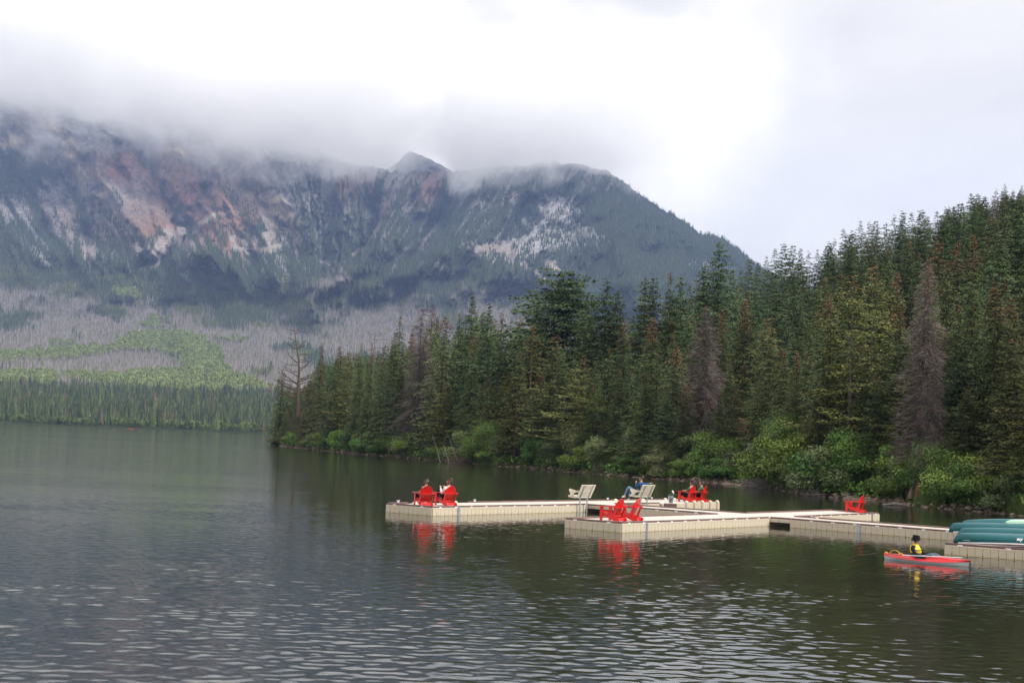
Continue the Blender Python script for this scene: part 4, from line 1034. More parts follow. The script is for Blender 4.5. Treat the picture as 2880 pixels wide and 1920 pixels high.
# ------------------------------------------------------------------ driftwood, stump, earth bank
MDW = mat('bleached_wood', (.30, .27, .26), .85, spec=.15, noise=.3, nscale=6, rand=.15)
MDW2 = mat('brown_wood', (.15, .11, .085), .9, spec=.1, noise=.3, nscale=6)
def wood_pile(px, dd, n, R, H, lab, seed, long_logs=(), name='driftwood'):
    r = random.Random(seed); D = float(shore_D(px)) + dd; X, Y = map(float, at_dist(px, D)); z = max(0.0, float(ground_h(np.float64(px), np.float64(D))))
    root = empty(name, (X, Y, z)); tag(root, lab, 'driftwood')
    mb = MB()
    for i in range(n):
        a = r.uniform(0, 6.28); L = r.uniform(.5, 1.0) * R; c = Vector((r.gauss(0, R * .38), r.gauss(0, .5), r.uniform(0, H * .6))); d = Vector((math.cos(a), .5 * math.sin(a), r.uniform(-.15, .5))); m = c + d * L * .5 + Vector((r.gauss(0, .08), 0, r.gauss(0, .1)))
        mb.tube([c, m, c + d * L], [r.uniform(.02, .045), .02, .006], 4, False)
    mb.build('branches', MDW2 if seed % 2 else MDW, root)['kind'] = 'stuff'
    for (p, q, w) in long_logs:
        m2 = MB(); p = Vector(p); q = Vector(q); mid = (p + q) / 2 + Vector((0, 0, .12)); m2.tube([p, mid, q], [w, w * .75, w * .3], 6); m2.build('log', MDW, root)
    return root
wood_pile(1318, -.3, 120, 2.6, .8, 'tangle of thin grey branches at the waterline behind the left red chairs', 11, [((-3.4, 0, 0), (-4.6, .4, 3.4), .05), ((-2.3, 0, 0), (-3.2, .3, 2.3), .045), ((-1.2, .2, 0), (-2.9, .5, 4.0), .05), ((1.2, 0, .1), (3.0, 0, .35), .08)])
wood_pile(2150, -.2, 170, 1.7, .9, 'big heap of bleached driftwood with a long log on the shore', 12, [((.2, -.5, .12), (2.6, -.7, .95), .07), ((-2.4, .1, .55), (-.9, -.1, .2), .05), ((-1.3, -.4, .15), (.9, -.5, .25), .08), ((.8, -.3, .1), (2.3, -.4, .6), .045)])
wood_pile(2300, -.4, 60, 1.0, .5, 'small grey driftwood heap half hidden below the willow thicket', 14, [((-.2, -.3, .05), (.3, -.4, 1.0), .035), ((0, -.3, 0), (1.2, -.4, .1), .05)])
wood_pile(2795, .4, 18, .9, .9, 'weathered root mass and bleached logs on the bank at the right', 16, [((-.9, 0, 1.5), (-.2, -.3, .2), .13), ((-.3, -.3, .3), (.5, -.6, -.05), .06), ((.2, 0, .85), (1.3, .1, .8), .07), ((1.1, 0, 1.35), (2.0, -.2, .45), .15), ((1.4, .1, 1.1), (1.9, .1, 1.25), .06), ((-.6, -.4, .2), (.4, -.6, .1), .05)])
wood_pile(2600, -.1, 3, .6, .1, 'flat grey log lying at the waterline before the red stump', 18, [((-2.6, 0, -.08), (-.9, 0, -.09), .05), ((1.2, -.2, -.09), (3.0, -.1, -.1), .05)], name='fallen_log')
def stump(px, dd, H, R, lab):
    D = float(shore_D(px)) + dd; X, Y = map(float, at_dist(px, D)); z = float(ground_h(np.float64(px), np.float64(D)))
    root = empty('tree_stump', (X, Y, z - .05)); tag(root, lab, 'stump'); V = []; Fc = []; n = 14; r = random.Random(4)
    for j, (h, k) in enumerate([(0, 1.6), (.12, 1.15), (.4, .95), (.75, .82), (1.0, .75)]):
        for i in range(n):
            a = 2 * math.pi * i / n; rr_ = R * k * (1 + .16 * math.sin(3 * a + 1) + .08 * math.sin(7 * a)); V.append((rr_ * math.cos(a) + h * .12, rr_ * math.sin(a), H * h * (1 + (.16 * math.sin(2 * a) if j == 4 else 0))))
    for j in range(4):
        for i in range(n): Fc.append((j * n + i, j * n + (i + 1) % n, (j + 1) * n + (i + 1) % n, (j + 1) * n + i))
    Fc.append(tuple(4 * n + i for i in range(n))); mb = MB(); mb.add(V, Fc); mb.build('broken_trunk', mat('red_rotten_wood', (.23, .075, .04), .9, spec=.1, noise=.4, nscale=5, tint2=(.12, .06, .04)), root)
    mb = MB(); mb.tube([(-.5, -.05, 0), (-.46, .05, H * .4), (-.38, .05, H * .8)], [.2, .15, .08], 9); mb.build('grey_bark_slab', MBARK, root)
stump(2585, .9, 1.0, .34, 'red-brown rotten tree stump on the grassy bank')
# bare trunks: leafless trees
def snag(px, ytop, dd, lab, limbs, r0=.3, seed=1, m=None, wig=.0, fine=3, name='dead_tree', twist=None):
    foot = px - (hz(px) - ytop) * math.tan(ROLL); D = float(shore_D(foot)) + dd; X, Y = map(float, at_dist(foot, D)); z = float(ground_h(np.float64(foot), np.float64(D)))
    H = CAMH + (hz(foot) - ytop) / FPX * D - z; r = random.Random(seed); root = empty(name, (X, Y, z)); tag(root, lab, 'tree'); m = m or MBARKG
    n = 10; pts = [Vector(((wig * math.sin(i * 1.1 + .5) * (1 if not twist else 1) + (twist or 0) * (i / n) ** 2), 0, H * i / n)) for i in range(n + 1)]
    mb = MB(); mb.tube(pts, [r0 * (1 - .93 * (i / n)) for i in range(n + 1)], 8); mb.build('trunk', m, root)
    for (h, side, L, up, curl) in limbs:
        p = pts[0].lerp(pts[-1], h); i = int(h * n); p = pts[i].lerp(pts[min(i + 1, n)], h * n - i); mb = MB(); q = [p]; az = r.uniform(-.7, .7)
        for k in range(1, 7):
            t = k / 6; q.append(p + Vector((side * L * t, L * .5 * math.sin(az) * t, L * (up * t + curl * t * t)))+ Vector((r.gauss(0, .03), r.gauss(0, .05), r.gauss(0, .05))) * L * .6)
        w = r0 * .30 * (1 - h * .6); mb.tube(q, [w * (1 - .85 * k / 6) for k in range(7)], 5, False)
        for f in range(fine * 3):
            k = r.randint(2, 5); s = q[k].lerp(q[k + 1], r.random()); d = Vector((side * r.uniform(-.2, 1), r.uniform(-.8, .8), r.uniform(-.2, 1))) * L * r.uniform(.15, .38); mb.tube([s, s + d * .5 + Vector((0, 0, r.uniform(-.05, .1))), s + d], [.028, .018, .006], 4, False)
        mb.build('limb', m, root)
    return root
lim = []; r9 = random.Random(8)
for k in range(34): h = r9.uniform(.36, .97); lim.append((h, r9.choice((-1, 1)), (1.15 - h) * r9.uniform(3.4, 6.4), r9.uniform(.05, .55), r9.uniform(-.2, .5)))
lim += [(.45, -1, 4.6, .25, .15), (.47, -1, 4.2, .05, .3), (.5, -1, 3.8, .5, .1), (.52, 1, 2.4, .6, .1)]
snag(852, 920, 9, 'bare branching dead tree left on the headland', lim, .5, 31, MBARK, wig=.22, twist=-1.7, fine=5)
lim = [(h, s, L, u, c) for h, s, L, u, c in [(.97, -1, 1.6, -.1, .5), (.96, 1, 1.1, .1, .3), (.92, 1, 2.2, -.05, .25), (.9, -1, 1.4, .1, .1), (.86, 1, 2.5, -.1, .35), (.84, -1, 1.5, -.2, .3), (.8, 1, 2.3, -.05, .3), (.78, -1, 1.3, -.2, .2), (.74, 1, 2.1, -.1, .3), (.71, -1, 1.4, -.1, .2), (.68, 1, 1.9, -.1, .2)]]
snag(1053, 932, 10, 'leafless snag with curled branches like antlers', lim, .3, 32, MBARKG, fine=2)
snag(1455, 1080, 2, 'bare red-barked trunk standing at the shore', [(.8, 1, .8, -.3, 0), (.6, 1, 1.0, -.4, 0), (.5, -1, .6, -.3, 0)], .16, 33, MBARKR, fine=1, name='bare_trunk')
snag(1590, 1110, 2.5, 'thick pale trunk standing among the shore shrubs above the empty bench', [(.7, 1, 1.2, .4, 0), (.8, -1, .8, .2, 0)], .3, 34, MBARKG, fine=2, name='bare_trunk')
snag(2790, 1300, 1.5, 'thin leaning silver trunk on the bank at the right edge', [(.8, 1, .4, .4, 0)], .07, 35, MDW, fine=1, name='bare_trunk', twist=.4)
# earth bank and pale stone slab
D = float(shore_D(2112)) + 11; X, Y = map(float, at_dist(2108, D)); V = []; n, m_ = 22, 10
for j in range(m_ + 1):
    for i in range(n + 1):
        u = i / n * 2 - 1; v = j / m_; w = math.sqrt(max(0, 1 - u * u)); V.append((X + u * 3.0, Y + v * 4 - .25 * random.random(), 2.4 + (3.6 * w ** .8) * min(1, v * 1.5) - .7 * u + .12 * random.random()))
Fc = [(j * (n + 1) + i, j * (n + 1) + i + 1, (j + 1) * (n + 1) + i + 1, (j + 1) * (n + 1) + i) for j in range(m_) for i in range(n)]
link('earth_bank', mesh_np('earth_bank', V, Fc, mat('bare_earth', (.30, .20, .135), .95, spec=.05, noise=.35, nscale=1.5, tint2=(.22, .14, .10)), smooth=True))['kind'] = 'structure'
mb = MB(); p = gp(2116, 1253, 3.3); D2 = D - 4.5; X2, Y2 = map(float, at_dist(2116, D2)); mb.box((0, 0, .0), (1.0, .4, .22), None, .05); mb.box((-.3, 0, -.3), (.18, .34, .4)); mb.box((.3, 0, -.3), (.18, .34, .4))
tag(mb.build('stone_slab', mat('pale_stone', (.5, .46, .4), .8, noise=.15), None, False, (X2, Y2, CAMH + (float(hz(2116)) - 1250) / FPX * D2)), 'pale stone slab bench below the bare earth bank', 'bench')
D3 = float(shore_D(2630)) + 4.2; X3, Y3 = map(float, at_dist(2631, D3)); mb = MB(); z3 = CAMH + (float(hz(2631)) - 1277) / FPX * D3
o = empty('marker', (X3, Y3, z3)); tag(o, 'small red marker in the bushes above the stump', 'marker')
mb.tube([(0, 0, -.05), (0, 0, .03), (0, 0, .07), (0, 0, .09)], [.09, .09, .06, .01], 10); mb.build('cap', mat('red_plastic', (.6, .02, .02), .4), o)
mb = MB(); mb.tube([(0, 0, -1.6), (0, 0, -.05)], .02, 6); mb.build('post', MBARK, o)
print('bushes', nb_)
# ------------------------------------------------------------------ floating docks
DO = np.array([-2.94, 59.63]); DANG = -0.653796
_A = np.array([math.cos(DANG), math.sin(DANG)]); _B = np.array([-math.sin(DANG), math.cos(DANG)])
def dk(a, b): return DO + _A * a + _B * b
def proj(X, Y, Z):
    v = np.array([X, Y, Z - CAMH]); w = v @ _F
    return 1440 + FPX * (v @ _R) / w, 960 - FPX * (v @ _U) / w
def b_at(px, a, z):
    lo, hi = -8.0, 40.0
    for _ in range(50):
        m = (lo + hi) / 2; X, Y = dk(a, m)
        if proj(X, Y, z)[0] < px: lo = m
        else: hi = m
    return m
MDK = mat('beige_plastic', (.58, .51, .40), .55, spec=.35, noise=.07, nscale=2.2, bump=.25, bscale=60, tint2=(.52, .45, .34))
MTOP = mat('deck_plastic', (.52, .47, .41), .65, spec=.3, noise=.06, nscale=1.5, bump=.6, bscale=90)
MCORE = mat('float_core', (.52, .45, .35), .8)
MRAIL = mat('brown_bumper', (.145, .085, .080), .55, spec=.35, noise=.15, nscale=3, rand=.06)
MWHT = mat('white_clip', (.72, .73, .78), .45, noise=.12, nscale=30, tint2=(.55, .56, .6))
MGAL = mat('galvanised_steel', (.42, .47, .55), .38, metal=.7, noise=.15, nscale=14)
MBLK = mat('slot_shade_and_bolt', (.02, .016, .012), .9, spec=.1)
MALG = mat('waterline_stain', (.34, .27, .12), .8, noise=.4, nscale=6)
TOPZ = .335
def half(mb, x0, x1, z0, z1): mb.box(((x0 + x1) / 2, -.018, (z0 + z1) / 2), (x1 - x0, .036, z1 - z0), None, .006)
mb = MB(); half(mb, .003, .2455, -.12, .262); half(mb, .2545, .497, -.12, .262); half(mb, .003, .497, .264, .312); PANEL = mb.mesh('float_panel', MDK)
mb = MB(); mb.box((.25, -.010, .040), (.055, .062, .034), None, .01); SLOT_SHADE = mb.mesh('slot_shade', MBLK)  # dark block standing proud; its colour paints the shade inside the hole
mb = MB(); mb.box((.25, -.030, .0), (.488, .014, .03)); STAIN = mb.mesh('stain', MALG)
mb = MB(); mb.box((0, -.012, 0), (.17, .018, .062), None, .006); mb.box((0, -.024, .004), (.05, .012, .025)); CLIP = mb.mesh('clip', MWHT)
mb = MB(); mb.box((.25, -.02, .24), (.49, .04, .14), None, .008); BPAN = mb.mesh('float_panel', MDK)
def cleat_mesh():
    mb = MB(); mb.box((0, 0, .015), (.10, .05, .03)); mb.tube([(-.11, 0, .085), (-.06, 0, .068), (.06, 0, .068), (.11, 0, .085)], [.008, .014, .014, .008], 6); mb.tube([(-.03, 0, .02), (-.03, 0, .07)], .012, 6); mb.tube([(.03, 0, .02), (.03, 0, .07)], .012, 6); return mb.mesh('cleat', MWHT, True)
CLEAT = cleat_mesh()
def dome_mesh():
    V = []; Fc = []; n = 10; m = 5; mb = MB()
    for j in range(m + 1):
        t = j / m * math.pi / 2
        for i in range(n): a = 2 * math.pi * i / n; V.append((.115 * math.cos(t) * math.cos(a), .115 * math.cos(t) * math.sin(a), .11 * math.sin(t)))
    for j in range(m):
        for i in range(n): Fc.append((j * n + i, j * n + (i + 1) % n, (j + 1) * n + (i + 1) % n, (j + 1) * n + i))
    mb.add(V, Fc); return mb.mesh('dome', MDK, True)
DOME = dome_mesh()
rd = random.Random(40)
def dock(lab, origin, ang, L, Wd, faces, rails, clips=(), bridge=False, rzoff=0.0, deck_step=1.0):
    "local frame: x along the run, y across; the body fills x 0..L, y 0..Wd"
    root = empty('floating_dock', (origin[0], origin[1], 0), ang); tag(root, lab, 'dock', None)
    zb = .175 if bridge else -.14
    mb = MB(); mb.box((L / 2, Wd / 2, (zb + TOPZ - .03) / 2), (L - .09, Wd - .09, TOPZ - .03 - zb)); mb.build('float_core', MCORE, root)
    n = max(1, round(L / deck_step)); st = L / n
    mb = MB(); mb.box((0, 0, 0), (st - .012, Wd - .02, .028), None, .006); dm = mb.mesh('deck_panel', MTOP)
    for i in range(n): o = link('deck_panel', dm, root, ((i + .5) * st, Wd / 2, TOPZ - .016)); 
    for (x, y, a, k) in faces:     # start corner, direction angle, number of panels; outside lies to the right of the direction
        ca, sa = math.cos(a), math.sin(a)
        for i in range(k):
            o = link('float_panel', BPAN if bridge else PANEL, root, (x + ca * .5 * i, y + sa * .5 * i, rd.gauss(0, .0015)), a)
            if not bridge:
                link('slot_shade', SLOT_SHADE, o); link('stain', STAIN, o)
    for (x0, y0, x1, y1) in rails:
        d = math.hypot(x1 - x0, y1 - y0); k = max(1, round(d / 2.5))
        for i in range(k):
            p0 = (x0 + (x1 - x0) * i / k, y0 + (y1 - y0) * i / k); p1 = (x0 + (x1 - x0) * (i + 1) / k, y0 + (y1 - y0) * (i + 1) / k)
            ux, uy = (p1[0] - p0[0]) / (d / k), (p1[1] - p0[1]) / (d / k); z0 = .352 + rd.gauss(0, .004); z1 = .352 + rd.gauss(0, .004)
            mb = MB(); mb.bar((p0[0] + ux * .008, p0[1] + uy * .008, z0), (p1[0] - ux * .008, p1[1] - uy * .008, z1), .085, .078, ch=.012); mb.build('bumper_rail', MRAIL, root)
    for (x, y, a) in clips: link('clip', CLIP, root, (x, y, .318), a)
    return root
PI = math.pi
O = dk(-2.5, 0)
# S1: x runs along A there; use frame x = A direction, y = B direction
def clipsA(x0, x1, y, st=1.0): return [(x, y, 0.0) for x in np.arange(x0 + .25, x1, st)]
def clipsB(y0, y1, x, st=1.0): return [(x, y, PI / 2) for y in np.arange(y0 + .5, y1, st)]
e = .045
D1 = dock('long beige floating dock carrying the left pair of red chairs', dk(-2.5, 0), DANG, 2.5, 17.5, [(0, 0, 0, 5), (2.5, 0, PI / 2, 22), (2.5, 13.5, PI / 2, 8)],
     [(-.0, e, 2.5, e), (2.5 - e, .04, 2.5 - e, 11), (2.5 - e, 13.5, 2.5 - e, 17.5), (e, .04, e, 1.25), (e, b_at(1315, -2.45, .37), e, 17.5)], [(.45, .0, 0), (1.95, .0, 0)] + clipsB(0, 11, 2.5))
D2L = round(2 * (b_at(2021, .0, .2) - 17.5)) / 2
D2 = dock('far right section of the long dock with white domes along its edge', dk(-2.5, 17.5), DANG - .0, 2.5, D2L, [(2.5, 0, PI / 2, int(D2L * 2)), (0, 0, 0, 0)], [(e, .05, e, D2L), (0, D2L - e, 2.5, D2L - e)])
D3 = dock('middle cross dock joining the long dock to the front dock', dk(2.0, 11), DANG, 4.9, 2.5, [(0, 0, 0, 9)], [(0, e, 4.9, e), (0, 2.5 - e, 4.9, 2.5 - e)], clipsA(.6, 4.9, 0, 1.0))
D3b = dock('short raised gangway at the end of the middle cross dock', dk(0.0, 11), DANG, 2.0, 2.5, [(0, 0, 0, 4)], [(0.05, e, 2.0, e), (0.05, 2.5 - e, 2.0, 2.5 - e)], bridge=True)
D4 = dock('front beige floating dock carrying the middle pair of red chairs', dk(6.9, -.45), DANG, 2.5, 11.5, [(0, 0, 0, 5), (2.5, 0, PI / 2, 23)],
     [(0, e, 2.5, e), (2.5 - e, .04, 2.5 - e, 11.5), (e, .04, e, 11.4)], [(.45, 0, 0), (1.95, 0, 0)] + clipsB(0, 11.5, 2.5))
D5 = dock('right arm of the dock with the single red chair', dk(6.9, 11.07), DANG, 2.5, 11.43, [(2.5, 2.43, PI / 2, 18)],
     [(e, 2.5, e, 11.4), (0, 11.43 - e, 2.5, 11.43 - e), (2.5 - e, 2.45, 2.5 - e, 11.4)], clipsB(2.5, 11.4, 2.5))
D6b = dock('short raised gangway between the front dock and the walkway', dk(9.4, 11.05), DANG, .98, 2.45, [(0, 0, 0, 2)], [(0.02, e, .98, e), (0.02, 2.45 - e, .98, 2.45 - e)], bridge=True, deck_step=.49)
D6 = dock('narrow beige walkway leading right towards the canoes', dk(10.4, 11.03), DANG - .073, 10.5, 2.4, [(0, 0, 0, 21)], [(0, e, 10.5, e), (0, 2.4 - e, 10.5, 2.4 - e)], clipsA(.75, 10.5, 0, 1.0))
D7 = dock('right end dock on which the green canoes lie', dk(20.45, 2.17), DANG + .098, 5.0, 8.0, [(0, 0, 0, 10)], [(0, e, 5.0, e), (e, .09, e, 8)], [(.5, 0, 0), (2.05, 0, 0), (3.5, 0, 0)])
def part_on(root, me, name, a, b, z, rz=0.0):
    X, Y = dk(a, b); o = link(name, me, root); R = Matrix.Translation((X, Y, z)) @ Matrix.Rotation(DANG + rz, 4, 'Z'); 
    rm = Matrix.Translation(root.location) @ Matrix.Rotation(root.rotation_euler[2], 4, 'Z'); L = rm.inverted() @ R; o.location = L.translation; o.rotation_euler = L.to_euler(); return o
for px in (1120, 1335, 1709, 1833): part_on(D1 if px < 1750 else D2, CLEAT, 'cleat', -2.46, b_at(px, -2.46, .42), .392, PI / 2)
for k, px in enumerate((1168, 1201, 1206, 1281, 1731, 1808)): part_on(D1 if px < 1750 else D2, DOME, 'dome', -2.40, b_at(px, -2.4, .4) , .322)
for px in (1871, 1896): part_on(D2, DOME, 'dome', -2.40, b_at(px, -2.4, .4), .33)
# domed posts along the open edge of the far right section
mb = MB(); mb.tube([(0, 0, -.05), (0, 0, .33)], [.115, .115], 10); POST = mb.mesh('dome_post', MDK, True)
for px in (1929, 1951.5, 1973.5, 1995.5, 2015.5):
    b = b_at(px, .0, .3); part_on(D2, POST, 'dome_post', .03, b, .02); part_on(D2, DOME, 'dome', .03, b, .345)
mb = MB(); mb.box((0, 0, .17), (.115, .02, .40), None, .004); mb.box((0, -.015, .32), (.03, .012, .03)); PLATE = mb.mesh('pile_plate', MGAL)
part_on(D1, PLATE, 'pile_plate', .055, 1.62, -.02, PI / 2); part_on(D4, PLATE, 'pile_plate', 9.455, 1.22, -.02, PI / 2); part_on(D5, PLATE, 'pile_plate', 9.455, 21.6, -.02, PI / 2)
part_on(D6, PLATE, 'pile_plate', 13.6, 10.73, -.02, -.073)
for (root, a, b, rz) in ((D4, 9.44, .55, PI / 2), (D1, .04, 5.0, PI / 2)):
    pass
# brown box and galvanised pail on the far section
mb = MB(); mb.box((0, 0, .16), (.62, .3, .36), None, .02); X, Y = dk(.55, 17.5); p = [float(v) for v in dk(.5, b_at(1885, .5, .2))]
ob = mb.build('storage_box', MRAIL, None, False, (p[0], p[1], .02), .05); tag(ob, 'brown box at the dock edge under the metal pail', 'box')
mb = MB(); n = 14; V = []; Fc = []
for j, (z, r) in enumerate([(0, .10), (.18, .125), (.20, .135), (.34, .13)]):
    for i in range(n): t = 2 * PI * i / n; V.append((r * math.cos(t), r * math.sin(t), z))
for j, (z, r) in enumerate([(.34, .118), (.06, .095)]):
    for i in range(n): t = 2 * PI * i / n; V.append((r * math.cos(t), r * math.sin(t), z))
for j in range(5):
    for i in range(n): Fc.append((j * n + i, j * n + (i + 1) % n, (j + 1) * n + (i + 1) % n, (j + 1) * n + i))
Fc.append(tuple(range(n))); Fc.append(tuple(5 * n + i for i in range(n))); mb.add(V, Fc)
pail = empty('metal_pail', (p[0] + .02, p[1], .385)); tag(pail, 'dented galvanised pail standing on the brown box', 'pail'); mb.build('bucket_body', MGAL, pail, True)
mb = MB(); mb.tube([(.13 * math.cos(t), 0, .33 + .1 * math.sin(t)) for t in np.linspace(0, PI, 9)], .006, 5); mb.build('handle', MGAL, pail)

# ------------------------------------------------------------------ red lounge chairs
MRED = mat('red_chair_plastic', (.62, .012, .010), .38, spec=.5, noise=.05, nscale=12, coat=.1)
def chair_proto(lab, X, Y, rz):
    root = empty('lounge_chair', (X, Y, .338), rz); tag(root, lab, 'chair', 'red lounge chairs on the docks'); root.scale = (.93, .93, .93)
    def P(name, f): mb = MB(); f(mb); return mb.build(name, MRED, root)
    for s in (-1, 1):
        P('side_rail', lambda m: (m.prism([(.43, .36), (.40, .25), (-.30, .0), (-.47, .0), (-.52, .06), (-.47, .14), (-.30, .16)], s * .262 - .016, s * .262 + .016, lambda u, v, h: (h, u, v))))
        P('leg', lambda m: m.prism([(.42, .0), (.31, .0), (.30, .30), (.27, .56), (.42, .56), (.44, .30)], s * .30 - .018, s * .30 + .018, lambda u, v, h: (h, u, v)))
        P('armrest', lambda m: m.prism([(.50, -.055), (.52, .02), (.49, .075), (.2, .075), (-.42, .03), (-.42, -.06), (.2, -.06)], .562, .588, lambda u, v, h: (s * (.34 + v), u, h)))
        P('back_support', lambda m: m.prism([(-.17, .14), (-.25, .10), (-.40, .56), (-.33, .56)], s * .292 - .014, s * .292 + .014, lambda u, v, h: (h, u, v)))
    for i in range(6):
        t = i / 5; y = .41 - .50 * t; z = .365 - .175 * t; P('seat_slat', lambda m: m.bar((-.275, y, z), (.275, y, z), .085, .020, up=(0, .33, 1), ch=.005))
    hs = [.80, .885, .925, .925, .885, .80]
    for i in range(6):
        xb = (i - 2.5) * .076; xt = (i - 2.5) * .094; ln = hs[i] - .17; yt = -.09 - ln * .44
        P('back_slat', lambda m: m.prism([(xb - .034, 0), (xb + .034, 0), (xt + .043, .92), (xt + .03 if i > 2 else xt + .036, 1.0), (xt - .036 if i > 2 else xt - .03, 1.0), (xt - .043, .92)] if False else
          [(xb - .035, 0), (xb + .035, 0), (xt + .044, .90 if i < 5 else .84), (xt + (.036 if i < 3 else .012), 1.0 if i < 3 else .965 if i < 5 else .95), (xt - (.036 if i > 2 else .012), 1.0 if i > 2 else .965 if i > 0 else .95), (xt - .044, .90 if i > 0 else .84)],
          -.011, .011, lambda u, v, h: (u, -.09 - v * ln * .44 - h, .17 + v * ln)))
    P('crossbar', lambda m: m.prism([(-.40, -.30), (.40, -.30), (.40, -.40), (.26, -.44), (-.26, -.44), (-.40, -.40)], .536, .561, lambda u, v, h: (u, v, h)))
    P('crossbar', lambda m: m.bar((-.25, -.165, .20), (.25, -.165, .20), .03, .08, ch=.005))
    P('rear_board', lambda m: m.bar((-.245, -.40, .085), (.245, -.40, .085), .022, .12, up=(0, .1, 1), ch=.005))
    P('front_board', lambda m: m.bar((-.28, .425, .31), (.28, .425, .31), .022, .10, ch=.005))
    return root
def g3(px, py, z): q = gp(px, py, z); return float(q[0]), float(q[1])
def chair_at(px, a, rz, lab, first=[None], dback=.45):
    b = b_at(px, a, .5); X, Y = map(float, dk(a, b))
    # the given point is the middle of the chair
    if first[0] is None: first[0] = chair_proto(lab, X, Y, rz); return first[0]
    c = copy_tree(first[0]); c.location = (X, Y, .338); c.rotation_euler = (0, 0, rz); c['label'] = lab; return c
R_ = math.radians
CH = {}
CH[1] = chair_at(1192, -1.0, R_(22), 'leftmost red chair with a short-haired person in it')
CH[2] = chair_at(1254, -1.0, R_(38), 'red chair with the ponytailed woman, second from left')
CH[3] = chair_at(1724, 8.35, R_(50), 'empty red chair on the front dock, left one of the two')
CH[4] = chair_at(1770, 8.35, R_(60), 'empty red chair on the front dock, right one of the two')
CH[5] = chair_at(1934, -.6, R_(50), 'red chair by the metal pail with a person showing a white shoe')
CH[6] = chair_at(1966, -.6, R_(66), 'red chair behind the white domes, right one of the far pair')
CH[7] = chair_at(2406, 8.3, R_(56), 'single empty red chair at the far right end of the dock')
# cords looped over the chairs
MROPE = mat('pale_cord', (.6, .57, .5), .8)

# ------------------------------------------------------------------ beige benches on galvanised posts
MBN = mat('bench_plastic', (.66, .60, .48), .6, spec=.3, noise=.08, nscale=4, bump=.2, bscale=50)
def bench(lab, X, Y, rz):
    root = empty('bench', (X, Y, .0), rz); tag(root, lab, 'bench', 'beige benches on steel posts'); root.scale = (.93, .93, .965)   # faces +y, posts stand at y = -.12
    def P(name, m_, f, sm=False): mb = MB(); f(mb); return mb.build(name, m_, root, sm)
    Wd = 1.12; sz = .80
    P('seat', MBN, lambda m: m.prism([(.46, .0), (.50, -.03), (.46, -.09), (.05, -.13), (-.08, -.10), (-.08, -.03), (.1, -.03)], -Wd / 2, Wd / 2, lambda u, v, h: (h, u, sz + v)))
    bk = lambda v, off=0.0: (-.06 - v * .26 - off, sz - .02 + v * .52)
    # backrest: five boards with short connecting blocks between them, so that slots stay open
    for (v0, v1) in ((.0, .22), (.25, .47), (.53, .66), (.72, .84), (.90, 1.03)):
        P('back_board', MBN, lambda m: m.prism([(bk(v0)[0], bk(v0)[1]), (bk(v1)[0], bk(v1)[1]), (bk(v1)[0] - .045, bk(v1)[1] - .015), (bk(v0)[0] - .045, bk(v0)[1] - .015)], -Wd / 2, Wd / 2, lambda u, v, h: (h, u, v)))
    def blocks(m):
        for (v0, v1) in ((.47, .53), (.66, .72), (.84, .90)):
            for i in range(5 if v0 > .5 else 2):
                w = .11 if v0 > .5 else .5; x = -Wd / 2 + w / 2 + (Wd - w) * i / (4 if v0 > .5 else 1)
                p = Vector((x, *bk((v0 + v1) / 2, .022))); m.box(p, (w, .035, .055))
    P('back_ribs', MBN, blocks)
    for s in (-1, 1):
        P('armrest', MBN, lambda m: m.prism([(.42, .21), (.44, .27), (.40, .30), (.0, .22), (-.14, .24), (-.16, .18), (.0, .14), (.12, .10), (.16, -.02), (.36, -.02), (.34, .12), (.40, .17)], s * Wd / 2 - .03, s * Wd / 2 + .03, lambda u, v, h: (h, u, sz + v)))
        P('post', MGAL, lambda m: m.tube([(s * .29, -.05, -.6), (s * .29, -.05, .70)], .034, 10), True)
        P('strap', MGAL, lambda m: (m.bar((s * .34, -.02, .66), (s * .34, -.13, .74), .045, .015), m.bar((s * .34, -.13, .74), (s * .34, -.385, 1.28), .045, .012, up=(0, 1, .3))))
        P('bolt', MBLK, lambda m: m.tube([(s * .34, -.385, 1.255), (s * .34, -.41, 1.245)], .022, 8))
    P('bracket', MGAL, lambda m: m.bar((-.38, -.05, .685), (.38, -.05, .685), .06, .02))
    return root
bb = b_at(1638, .12, .4); X, Y = map(float, dk(.13, bb)); BN1 = bench('empty beige bench seen from behind on two steel posts', X, Y, DANG + PI / 2 - .05)
bb = b_at(1808, .12, .4); X2, Y2 = map(float, dk(.13, bb)); BN2 = copy_tree(BN1); BN2.location = (X2, Y2, 0); BN2['label'] = 'beige bench with a person in a blue jacket sitting on it'

